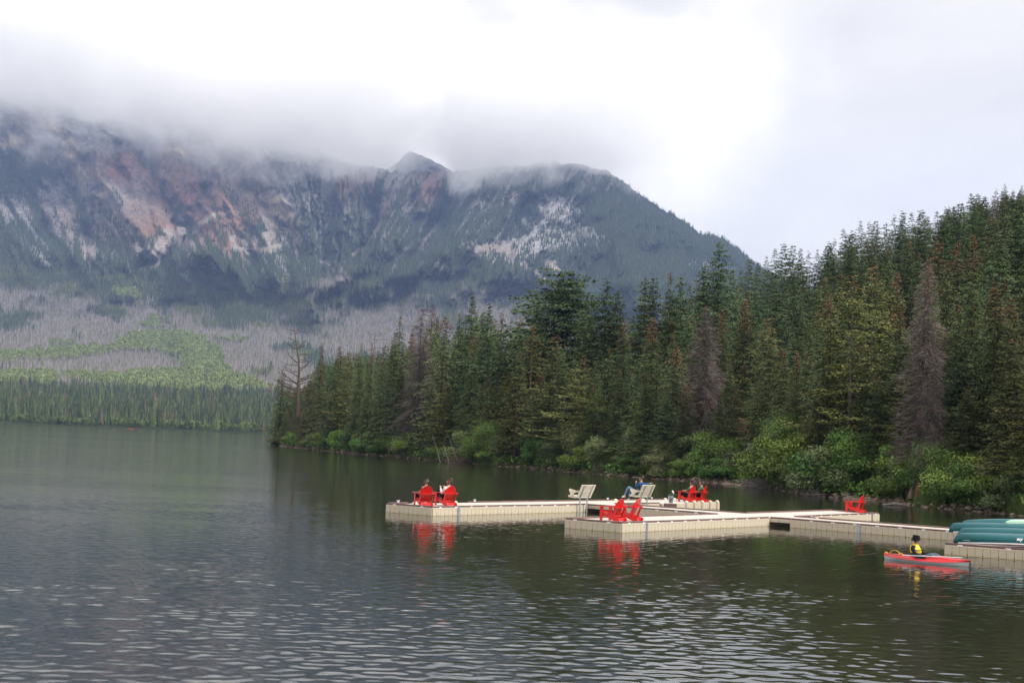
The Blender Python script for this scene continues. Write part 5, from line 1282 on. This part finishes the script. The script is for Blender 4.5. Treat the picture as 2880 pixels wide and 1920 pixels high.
# ------------------------------------------------------------------ canoes
MCAN = mat('green_canoe_hull', (.003, .085, .10), .3, spec=.4, noise=.12, nscale=3); MGUN = mat('white_gunwale', (.62, .62, .66), .4); MINS = mat('dark_canoe_inside', (.02, .025, .03), .7)
MYEL = mat('yellow_rope', (.75, .50, .05), .7)
def canoe(lab, X, Y, Z, rz, L=5.0, Bm=.92, roll=0.0, m=None, depth=.36, gun=None, x_tip=True, mg=None):
    "keel up; the tip of the bow is at the origin and the hull runs along +x"
    root = empty('canoe', (X, Y, Z), rz); tag(root, lab, 'canoe', None); root.rotation_euler = (roll, 0, rz)
    ns, nc = 40, 14; V = []; Fc = []
    def gz(t): return .075 * (1 - abs(2 * t - 1) ** 2.6)          # gunwale arches away from the deck in the middle
    for i in range(ns + 1):
        t = i / ns; u = abs(2 * t - 1); hw = max(.012, Bm / 2 * (1 - u ** 2.3) ** .85)
        kz = depth + .03 - .07 * u ** 3; xk = t * L
        for j in range(nc + 1):
            a = j / nc * PI; sgn = math.cos(a); s = abs(sgn) ** .55 * (1 if sgn >= 0 else -1); h = math.sin(a) ** .62
            z = gz(t) + (kz - gz(t) + .0) * h; stem = .16 * h ** 2.2 * (max(0, u - .86) / .14)
            x = xk + (stem if t < .5 else -stem); V.append((x, hw * s, z))
    for i in range(ns):
        for j in range(nc): Fc.append((i * (nc + 1) + j, i * (nc + 1) + j + 1, (i + 1) * (nc + 1) + j + 1, (i + 1) * (nc + 1) + j))
    me = mesh_np('hull', V, Fc, m or MCAN, smooth=True); o = link('hull', me, root); sol = o.modifiers.new('thickness', 'SOLIDIFY'); sol.thickness = .012; sol.offset = -1; me.materials.append(MINS); sol.material_offset = 1
    for sd in (0, nc):
        mb = MB(); mb.tube([(V[i * (nc + 1) + sd][0], V[i * (nc + 1) + sd][1] * 1.02, V[i * (nc + 1) + sd][2]) for i in range(1, ns)], .019, 6); mb.build('gunwale', mg or MGUN, root, True)
    for t in (.28, .5, .74):
        hw = Bm / 2 * (1 - abs(2 * t - 1) ** 2.3) ** .85; mb = MB(); mb.bar((t * L, -hw, gz(t) + .02), (t * L, hw, gz(t) + .02), .1, .02); mb.build('thwart', MINS, root)
    return root
tx, ty = g3(2688, 1527, .40)
C1 = canoe('nearest upturned green canoe with white lettering', tx - .02, ty + .18, .40, .02)
C2 = canoe('second upturned green canoe leaning behind the nearest one', tx + .42, ty + 1.25, .52, .03, roll=-.12)
tx3, ty3 = g3(2742, 1492, .62)
C3 = canoe('third upturned green canoe, its keel between the second and the rearmost', tx + .55, ty + 2.6, .62, .03, roll=-.1)
tx4, ty4 = g3(2702, 1487, .52)
C4 = canoe('rearmost upturned green canoe with yellow rope at its dark open end', tx4, ty4, .47, -.03, roll=-.42, depth=.44)
tx5, ty5 = g3(2826, 1459, .98)
C5 = canoe('pale mint kayak hull lying on top at the very back', tx5, ty5, .82, .0, L=3.6, Bm=.62, m=mat('mint_plastic', (.42, .70, .52), .4), depth=.16, mg=mat('mint_edge', (.45, .7, .55), .4))
mb = MB(); mb.tube([(.02, 0, .12), (.12, -.05, .10), (.3, -.18, .16), (.5, -.24, .24)], .016, 5); mb.tube([(.32, -.2, .1), (.5, -.22, .14), (.62, -.2, .12)], .014, 5); mb.tube([(-.06, -.03, .06), (.04, -.02, .1), (.0, .02, .02)], .022, 5); mb.build('rope', MYEL, C4, True)
# lettering: it lies on the side of the nearest canoe
def hull_y(t, z, depth=.36, Bm=.92):
    u = abs(2 * t - 1); hw = Bm / 2 * (1 - u ** 2.3) ** .85; g = .075 * (1 - u ** 2.6); kz = depth + .03 - .07 * u ** 3
    h = min(.999, max(0, (z - g) / (kz - g))); a = math.asin(h ** (1 / .62)); return hw * math.cos(a) ** .55
def decal(txt, size, x0, z0, parent, shear=.25, bold=0.0, name='lettering', m=None):
    cu = bpy.data.curves.new(name, 'FONT'); cu.body = txt; cu.size = size; cu.shear = shear; cu.offset = bold; cu.resolution_u = 3
    tmp = bpy.data.objects.new('tmp', cu); COL.objects.link(tmp); dg = bpy.context.evaluated_depsgraph_get(); dg.update(); me = bpy.data.meshes.new_from_object(tmp.evaluated_get(dg)); bpy.data.objects.remove(tmp)
    bm = bmesh.new(); bm.from_mesh(me); bmesh.ops.triangulate(bm, faces=bm.faces)
    for v in bm.verts:
        x = x0 + v.co.x; z = z0 + v.co.y; v.co = Vector((x, -hull_y(x / 5.0, z) - .014, z))
    bm.to_mesh(me); bm.free(); me.materials.clear(); me.materials.append(m or MWHT); return link(name, me, parent)
try:
    decal('ecy', .14, 1.93, .19, C1, .3, .006)
    decal('nnnnnnnnn', .045, .27, .10, C1, .2, .001, 'small_lettering')
except Exception as ex: print('decal', ex)

# ------------------------------------------------------------------ kayak
MKR = mat('red_kayak_deck', (.56, .012, .016), .42, spec=.4); MKW = mat('grey_white_hull', (.56, .60, .62), .4, spec=.4); MBK = mat('black_plastic', (.02, .02, .022), .5)
k0 = gp(2491, 1571, 0); k1 = gp(2722, 1592, 0); kd = k1 - k0; KL = float(np.hypot(kd[0], kd[1])) + .12; kang = math.atan2(kd[1], kd[0])
def kayak(lab, X, Y, rz, L, s=1.0, mr=None, mw=None):
    root = empty('kayak', (X, Y, 0), rz); tag(root, lab, 'kayak')
    ns = 36
    def hwf(t): u = abs(2 * t - 1.02); return .37 * s * max(.02, (1 - min(1, u) ** 2.2)) ** .8 + .006
    def zs(t): return (.078 + .085 * abs(2 * t - 1) ** 2.2 + .02 * t) * s
    def zd(t): return zs(t) + (.04 + .10 * math.sin(PI * min(1, max(0, t))) ** .8 + (.05 * math.exp(-((t - .66) / .12) ** 2))) * s
    V = []; Fc = []; nc = 10
    for i in range(ns + 1):
        t = i / ns; hw = hwf(t); xx = t * L + (0)
        for j in range(nc + 1):
            a = -PI / 2 + (j / nc - .5) * PI; V.append((xx + (.10 * (1 - abs(2 * j / nc - 1)) * (1 if t < .04 else -1 if t > .96 else 0)), hw * math.sin((j / nc - .5) * PI), zs(t) - (zs(t) + .09) * math.cos((j / nc - .5) * PI) ** .7))
    for i in range(ns):
        for j in range(nc): Fc.append((i * (nc + 1) + j, i * (nc + 1) + j + 1, (i + 1) * (nc + 1) + j + 1, (i + 1) * (nc + 1) + j))
    link('hull', mesh_np('hull', V, Fc, mw or MKW, smooth=True), root)
    V = []; Fc = []; c0, c1 = .36, .60; 
    for i in range(ns + 1):
        t = i / ns; hw = hwf(t) + .012; z0 = zs(t) - .02; z1 = zd(t)
        for j in range(nc + 1):
            v = j / nc * 2 - 1; y = hw * v; z = z0 + .025 * (1 - abs(v) ** 8) + (z1 - z0 - .02) * (1 - abs(v) ** 2.4)
            V.append((t * L, y, z))
    for i in range(ns):
        for j in range(nc):
            t = (i + .5) / ns; v = (j + .5) / nc * 2 - 1
            if ((t - .47) / .13) ** 2 + (v / .78) ** 2 < 1: continue
            Fc.append((i * (nc + 1) + j, i * (nc + 1) + j + 1, (i + 1) * (nc + 1) + j + 1, (i + 1) * (nc + 1) + j))
    link('deck', mesh_np('deck', V, Fc, mr or MKR, smooth=True), root)
    mb = MB(); mb.tube([(L * (.47 + .135 * math.cos(a)), .27 * s * math.sin(a), zd(.47 + .135 * math.cos(a)) - .035 + .03 * math.cos(a)) for a in np.linspace(0, 2 * PI, 25)], .018, 6, False); mb.build('cockpit_rim', MBK, root, True)
    mb = MB(); mb.box((L * .36, 0, .2 * s), (.08, .4, .25), None, .02); mb.box((L * .43, 0, .06), (.4, .42, .05), None, .01); mb.build('seat', MBK, root)
    return root, zs, zd, hwf
KY, kzs, kzd, khw = kayak('red and white kayak being paddled in front of the docks', float(k0[0]) - .05, float(k0[1]), kang, KL)
KY.scale = (1, 1, .86)
mb = MB(); mb.tube([(.36 * 1 + .0 + .16 * math.cos(a), -.02, kzd(.12) + .0 + .13 * math.sin(a)) for a in np.linspace(0, PI, 10)], .011, 5); mb.tube([(.02, 0, kzs(0) + .03), (.05, .0, kzs(0) + .09), (.12, .02, kzs(0) + .05)], .018, 5); mb.tube([(.5, -.04, kzd(.16)), (.56, 0, kzd(.18) + .05), (.6, .04, kzd(.2))], .016, 5); mb.build('yellow_loops', MYEL, KY, True)
mb = MB(); mb.tube([(KL - .03, 0, kzs(1) + .0), (KL + .02, 0, kzs(1) - .05), (KL + .01, -.01, -.02)], .009, 5); mb.build('bow_line', MBK, KY, True)
# ------------------------------------------------------------------ people
MSKIN = mat('skin', (.48, .27, .19), .6, spec=.3); MHAIR = mat('dark_hair', (.02, .014, .012), .6); MHAIRB = mat('brown_hair', (.11, .055, .03), .6)
MNAVY = mat('navy_fleece', (.012, .016, .035), .9, spec=.1, noise=.2, nscale=12); MDEN = mat('blue_denim_jacket', (.035, .075, .17), .9, spec=.1, noise=.25, nscale=14); MJEAN = mat('pale_jeans', (.14, .23, .36), .9, spec=.1, noise=.25, nscale=10)
MJEAN2 = mat('grey_blue_jeans', (.11, .14, .20), .9, spec=.1, noise=.2, nscale=12); MBLKC = mat('black_cloth', (.012, .012, .016), .9, spec=.1); MWHC = mat('white_shirt', (.72, .70, .70), .85, spec=.1); MGRNJ = mat('grey_green_jacket', (.10, .13, .09), .9, spec=.1, noise=.2, nscale=12)
MGREYC = mat('charcoal_shirt', (.05, .05, .055), .9); MSHOE = mat('white_shoe', (.75, .72, .68), .6); MVEST = mat('yellow_life_vest', (.82, .55, .01), .6, noise=.1, nscale=9); MEYE = mat('eye', (.03, .02, .02), .2); MGREYH = mat('greying_hair', (.07, .05, .045), .7)
def skin_obj(name, J, E, m, parent, lvl=1):
    "one continuous surface grown from a skeleton: J name -> (xyz, radius)"
    keys = list(J); idx = {k: i for i, k in enumerate(keys)}
    me = bpy.data.meshes.new(name); me.from_pydata([J[k][0] for k in keys], [(idx[a], idx[b]) for a, b in E], []); me.materials.append(m)
    me.update(); sl = me.attributes  # skin data
    o = link(name, me, parent); md = o.modifiers.new('skin', 'SKIN'); md.use_smooth_shade = True
    if not me.skin_vertices:
        bm = bmesh.new(); bm.from_mesh(me); bm.verts.layers.skin.verify(); bm.to_mesh(me); bm.free()
    for k in keys:
        r = J[k][1]; r = r if hasattr(r, '__len__') else (r, r); me.skin_vertices[0].data[idx[k]].radius = r
    me.skin_vertices[0].data[0].use_root = True
    sb = o.modifiers.new('sub', 'SUBSURF'); sb.levels = lvl; sb.render_levels = lvl
    return o
def vsum(a, b, t=1.0): return tuple(x + y * t for x, y in zip(a, b))
def person(lab, X, Y, Z, rz, pose, top, legs, hair, shoes, hair_kind='short', sleeves=True, scale=1.0, skin=None, grp='people at the lake'):
    root = empty('person', (X, Y, Z), rz); root.scale = (scale,) * 3; tag(root, lab, 'person', grp); p = pose; skin = skin or MSKIN
    V = lambda k: Vector(p[k])
    J = {}; E = []
    J['pelvis'] = (p['pelvis'], (.13, .11)); J['waist'] = (tuple(V('pelvis').lerp(V('chest'), .5)), (.125, .10)); J['chest'] = (p['chest'], (.15, .11)); J['neck0'] = (tuple(V('chest').lerp(V('head'), .42)), .065); J['neck'] = (tuple(V('chest').lerp(V('head'), .62)), .052)
    hd = V('head'); up = Vector(p.get('hup', (0, 0, 1))).normalized(); fw = Vector(p.get('hfw', (0, 1, 0))).normalized()
    J['jaw'] = (tuple(hd - up * .055 + fw * .025), .062); J['head'] = (tuple(hd + up * .015), .090); J['crown'] = (tuple(hd + up * .085 - fw * .01), .068)
    J['nose'] = (tuple(hd + fw * .112 - up * .01), .010); J['chin'] = (tuple(hd + fw * .07 - up * .09), .022)
    E += [('pelvis', 'waist'), ('waist', 'chest'), ('chest', 'neck0'), ('neck0', 'neck'), ('neck', 'jaw'), ('jaw', 'head'), ('head', 'crown'), ('head', 'nose'), ('jaw', 'chin')]
    side = fw.cross(up).normalized()
    for s, n in ((-1, 'L'), (1, 'R')):
        J['ear' + n] = (tuple(hd + side * s * .095 - up * .0), .016); E.append(('head', 'ear' + n))
        sh, el, wr = V('sh' + n), V('el' + n), V('wr' + n); hp, kn, an = V('hp' + n), V('kn' + n), V('an' + n); toe = V('toe' + n)
        J['sh' + n] = (tuple(sh), .062); J['ua' + n] = (tuple(sh.lerp(el, .5)), .050); J['el' + n] = (tuple(el), .042); J['fa' + n] = (tuple(el.lerp(wr, .45)), .040); J['wr' + n] = (tuple(wr), .027)
        E += [('chest', 'sh' + n), ('sh' + n, 'ua' + n), ('ua' + n, 'el' + n), ('el' + n, 'fa' + n), ('fa' + n, 'wr' + n)]
        hdv = (wr - el).normalized(); palm = wr + hdv * .055; J['pm' + n] = (tuple(palm), (.036, .018)); E.append(('wr' + n, 'pm' + n))
        pd = hdv.cross(Vector((0, 0, 1))); pd = pd.normalized() if pd.length > .1 else Vector((1, 0, 0)); dn = hdv.cross(pd).normalized()
        if dn.z > 0: dn = -dn
        for f, (o_, ln) in enumerate(((-.027, .068), (-.009, .078), (.010, .074), (.028, .058))):
            a = palm + pd * o_ + hdv * .03; b = a + hdv * ln * .5 + dn * .012; c = b + hdv * ln * .25 + dn * .03
            for k, q, r in (('a', a, .0095), ('b', b, .0088), ('c', c, .0075)): J['f%d%s%s' % (f, k, n)] = (tuple(q), r)
            E += [('pm' + n, 'f%da%s' % (f, n)), ('f%da%s' % (f, n), 'f%db%s' % (f, n)), ('f%db%s' % (f, n), 'f%dc%s' % (f, n))]
        a = wr + hdv * .03 + pd * s * -.03; b = a + hdv * .03 + pd * s * -.025 + dn * .02; J['ta' + n] = (tuple(a), .012); J['tb' + n] = (tuple(b), .010); E += [('wr' + n, 'ta' + n), ('ta' + n, 'tb' + n)]
        J['hp' + n] = (tuple(hp), .088); J['th' + n] = (tuple(hp.lerp(kn, .5)), .075); J['kn' + n] = (tuple(kn), .056); J['ca' + n] = (tuple(kn.lerp(an, .35)), .053); J['an' + n] = (tuple(an), .036); J['toe' + n] = (tuple(toe), (.035, .024))
        E += [('pelvis', 'hp' + n), ('hp' + n, 'th' + n), ('th' + n, 'kn' + n), ('kn' + n, 'ca' + n), ('ca' + n, 'an' + n), ('an' + n, 'toe' + n)]
    skin_obj('body', J, E, skin, root)
    def sub(keys, f, add=0.0): return {k: (J[k][0], tuple(r * f + add for r in (J[k][1] if hasattr(J[k][1], '__len__') else (J[k][1],) * 2))) for k in keys}
    arms = ['sh', 'ua', 'el', 'fa'] if sleeves else ['sh', 'ua']
    tk = ['pelvis', 'waist', 'chest', 'neck0'] + [a + n for n in 'LR' for a in arms]; Jt = sub(tk, 1.16, .008); Jt['chest'] = (J['chest'][0], (.185, .14)); Jt['neck0'] = (J['neck0'][0], (.075, .07))
    Et = [e for e in E if e[0] in Jt and e[1] in Jt]
    if sleeves:
        for n in 'LR':
            q = Vector(J['fa' + n][0]).lerp(Vector(J['wr' + n][0]), .85); Jt['cf' + n] = (tuple(q), .042); Et.append(('fa' + n, 'cf' + n))
    skin_obj('jacket' if sleeves else 'shirt', Jt, Et, top, root)
    lk = ['pelvis'] + [a + n for n in 'LR' for a in ('hp', 'th', 'kn', 'ca')]; Jl = sub(lk, 1.14, .006); El = [e for e in E if e[0] in Jl and e[1] in Jl]
    for n in 'LR': q = Vector(J['ca' + n][0]).lerp(Vector(J['an' + n][0]), .8); Jl['hm' + n] = (tuple(q), .055); El.append(('ca' + n, 'hm' + n))
    skin_obj('trousers', Jl, El, legs, root)
    for n in 'LR':
        a, t = Vector(J['an' + n][0]), Vector(J['toe' + n][0]); skin_obj('shoe', {'a': (tuple(a), (.046, .046)), 'b': (tuple(a.lerp(t, .55) + Vector((0, 0, -.005))), (.05, .042)), 'c': (tuple(t), (.042, .030)), 'd': (tuple(a + (a - t) * .25 - Vector((0, 0, .02))), (.036, .03))}, [('a', 'b'), ('b', 'c'), ('a', 'd')], shoes, root)
    if hair_kind != 'none':
        Jh = {'h0': (tuple(hd + up * .055 - fw * .018), .098), 'h1': (tuple(hd + up * .105 - fw * .012), .070), 'h2': (tuple(hd - fw * .045 + up * .0), .075)}; Eh = [('h0', 'h1'), ('h0', 'h2')]
        if hair_kind == 'ponytail':
            Jh['h3'] = (tuple(hd + up * .10 - fw * .12), .030); Jh['h4'] = (tuple(hd + up * .04 - fw * .20), .034); Jh['h5'] = (tuple(hd - up * .12 - fw * .20), .018); Eh += [('h1', 'h3'), ('h3', 'h4'), ('h4', 'h5')]
        skin_obj('hair', Jh, Eh, hair, root, 2)
    for s in (-1, 1):
        mb = MB(); c = hd + fw * .088 + side * s * .032 + up * .018; mb.tube([tuple(c - fw * .006), tuple(c + fw * .005)], .010, 6); mb.build('eye', MEYE, root)
    return root
def seated(lean=.22, knee=.62, spread=.16, seat=.30, armf=.25, armz=.42, hand=.55, foot=0.0, head_fw=(0, 1, -.25), hy=None):
    P = {'pelvis': (0, -.02, seat + .10), 'chest': (0, -.02 - lean, seat + .46), 'head': (0, -.0 - lean * 1.05, seat + .74), 'hfw': head_fw, 'hup': (0, -.08, 1)}
    for s, n in ((-1, 'L'), (1, 'R')):
        P['sh' + n] = (s * .18, -.02 - lean, seat + .50); P['el' + n] = (s * .25, .06 - lean * .6, seat + .26); P['wr' + n] = (s * .12, armf - lean * .3, seat + armz)
        P['hp' + n] = (s * .10, .02, seat + .09); P['kn' + n] = (s * spread, .45, seat + knee * .55); P['an' + n] = (s * spread, .68 + foot, .08); P['toe' + n] = (s * spread * 1.1, .84 + foot, .04)
    return P
def cw(o): return (o.location[0], o.location[1], o.location[2], o.rotation_euler[2])
# left pair
x, y, z, r = cw(CH[1]); person('person with short dark hair slouching in the leftmost red chair', x, y, z, r, seated(.20, .45, .2, .24, .10, .42), MGREYC, MBLKC, MGREYH, MSHOE, sleeves=False)
P = seated(.14, .85, .12, .24, .30, .50, head_fw=(-.25, 1, -.45)); P['knL'] = (-.12, .40, .62); P['anL'] = (-.12, .52, .22); P['toeL'] = (-.12, .68, .18); P['knR'] = (.10, .38, .60); P['anR'] = (.12, .56, .20); P['toeR'] = (.12, .70, .17)
x, y, z, r = cw(CH[2]); person('ponytailed woman in white top and black leggings looking at her hands', x, y, z, r, P, MWHC, MBLKC, MHAIRB, MSHOE, 'ponytail')
# far pair
P = seated(.20, .5, .14, .24, .22, .34, head_fw=(-.2, 1, -.35)); P['knL'] = (-.10, .48, .50); P['anL'] = (.0, .88, .42); P['toeL'] = (.0, .98, .54); P['knR'] = (.12, .46, .46)
x, y, z, r = cw(CH[5]); person('dark-haired person in grey-green jacket with one white shoe stretched out', x, y, z, r, P, MGRNJ, MBLKC, MHAIR, MSHOE)
x, y, z, r = cw(CH[6]); person('person in olive jacket with receding dark hair in the right far chair', x, y, z, r, seated(.10, .5, .14, .24, .25, .30, head_fw=(-.1, 1, -.3)), MGRNJ, MBLKC, MGREYH, MBLKC)
# on the bench
P = {'pelvis': (-.22, .18, .90), 'chest': (-.22, -.02, 1.26), 'head': (-.23, .00, 1.56), 'hfw': (-.2, 1, -.55), 'hup': (0, .1, 1)}
for s, n in ((-1, 'L'), (1, 'R')):
    P['sh' + n] = (-.22 + s * .18, -.02, 1.32)
P.update(elL=(-.50, .12, 1.12), wrL=(-.30, .24, 1.36), elR=(.12, -.02, 1.28), wrR=(.36, -.14, 1.34), hpL=(-.32, .22, .89), hpR=(-.12, .22, .89), knL=(-.34, .66, 1.12), anL=(-.22, .98, .66), toeL=(-.24, 1.12, .60), knR=(-.14, .66, .94), anR=(-.16, .74, .50), toeR=(-.16, .90, .44))
person('person in blue jacket and jeans with crossed legs on the bench', BN2.location[0], BN2.location[1], 0, BN2.rotation_euler[2], P, MDEN, MJEAN, MHAIR, MSHOE)
# kayaker
kt = .42
P = {'pelvis': (0, 0, .10), 'chest': (0, -.17, .44), 'head': (0, -.12, .73), 'hfw': (0, 1, -.12), 'hup': (0, .05, 1)}
for s, n in ((-1, 'L'), (1, 'R')):
    P['sh' + n] = (s * .19, -.17, .48); P['el' + n] = (s * .29, .0, .27); P['wr' + n] = (s * .27, .27, .25); P['hp' + n] = (s * .10, .04, .09); P['kn' + n] = (s * .15, .47, .31); P['an' + n] = (s * .12, .82, .10); P['toe' + n] = (s * .12, .92, .18)
kx, ky_ = float(k0[0]) - .05 + math.cos(kang) * KL * kt, float(k0[1]) + math.sin(kang) * KL * kt
KP = person('kayaker in black bucket hat, navy fleece and yellow life vest', kx, ky_, -.02, kang - PI / 2, P, MNAVY, MJEAN2, MHAIR, MBK, grp=None, scale=.93)
def hat(root, c):
    V = []; Fc = []; n = 18
    for j, (r, z) in enumerate([(.150, -.06), (.145, -.05), (.118, -.005), (.114, .01), (.108, .08), (.09, .105), (.03, .115)]):
        for i in range(n): a = 2 * PI * i / n; V.append((c[0] + r * math.cos(a), c[1] + r * 1.1 * math.sin(a), c[2] + z - (.02 * math.sin(a) * (r / .17) ** 2 * -1)))
    for j in range(6):
        for i in range(n): Fc.append((j * n + i, j * n + (i + 1) % n, (j + 1) * n + (i + 1) % n, (j + 1) * n + i))
    Fc.append(tuple(6 * n + i for i in range(n))); link('bucket_hat', mesh_np2(V, Fc, MBLKC), root)
def mesh_np2(V, Fc, m):
    me = bpy.data.meshes.new('m'); me.from_pydata(V, [], Fc); me.materials.append(m)
    for p_ in me.polygons: p_.use_smooth = True
    return me
hat(KP, (0, -.13, .775))
Jv = {'a': ((0, -.05, .19), (.215, .16)), 'b': ((0, -.12, .33), (.225, .18)), 'c': ((0, -.165, .45), (.215, .175)), 'sl': ((-.12, -.17, .555), (.07, .13)), 'sr': ((.12, -.17, .555), (.07, .13)), 'n': ((0, -.26, .56), (.12, .055))}
skin_obj('life_vest', Jv, [('a', 'b'), ('b', 'c'), ('c', 'sl'), ('c', 'sr'), ('c', 'n')], MVEST, KP)
for zz, yy in ((.25, .045), (.33, .02), (.41, -.015)):
    mb = MB(); mb.tube([(.222 * math.sin(a), -.10 + (yy + .17) * math.cos(a), zz) for a in np.linspace(-1.35, 1.35, 12)], .011, 5); mb.build('vest_strap', MBLKC, KP)
pd_ = empty('paddle', (kx, ky_, .0), kang - PI / 2); tag(pd_, 'white-shafted double paddle with black blades held across the kayak', 'paddle')
pa, pb = Vector((.40, -.38, .19)), Vector((.12, 1.42, .25)); mb = MB(); mb.tube([pa, pb], .017, 7); mb.build('shaft', MWHT, pd_, True)
for q, d in ((pa, (pa - pb).normalized()), (pb, (pb - pa).normalized())):
    mb = MB(); V = []; u = d.cross(Vector((0, 0, 1))).normalized(); w = d.cross(u)
    for (t, hw) in ((-.03, .018), (.06, .045), (.2, .085), (.36, .08), (.44, .04)):
        for s in (-1, 1):
            for h in (-.006, .006): V.append(q + d * t + u * s * hw + w * (h - .5 * t * t * .3))
    Fc = []
    for i in range(4):
        a = i * 4; Fc += [(a, a + 4, a + 6, a + 2), (a + 1, a + 3, a + 7, a + 5), (a, a + 1, a + 5, a + 4), (a + 2, a + 6, a + 7, a + 3)]
    Fc += [(0, 2, 3, 1), (16, 17, 19, 18)]; mb.add(V, Fc); mb.build('blade', MBK, pd_)
# tiny red canoe by the far shore with two paddlers
fx, fy = g3(362, 1206.5, 0); fx *= .985; fy *= .985
fb = canoe('tiny red boat with two paddlers near the far shore', fx - 1.2, fy, .0, .1, L=4.4, m=mat('red_hull', (.55, .05, .04), .5), mg=mat('red_edge', (.5, .05, .04), .5)); fb.rotation_euler = (PI, 0, .1); fb.location[2] = .30; fb['category'] = 'boat'
P2 = seated(.02, .4, .12, .05, .3, .3)
for k, (dx, t_, l_) in enumerate(((-.6, MSKIN, 'paddler in pale orange seated at the left of the tiny red boat'), (.7, MVEST, 'paddler with yellow top at the right of the tiny red boat'))): person(l_, fx + 1.0 + dx, fy, .05, -PI / 2 + .1, P2, t_ if k else mat('orange_vest', (.8, .25, .12), .7), MBLKC, MHAIR, MBK)
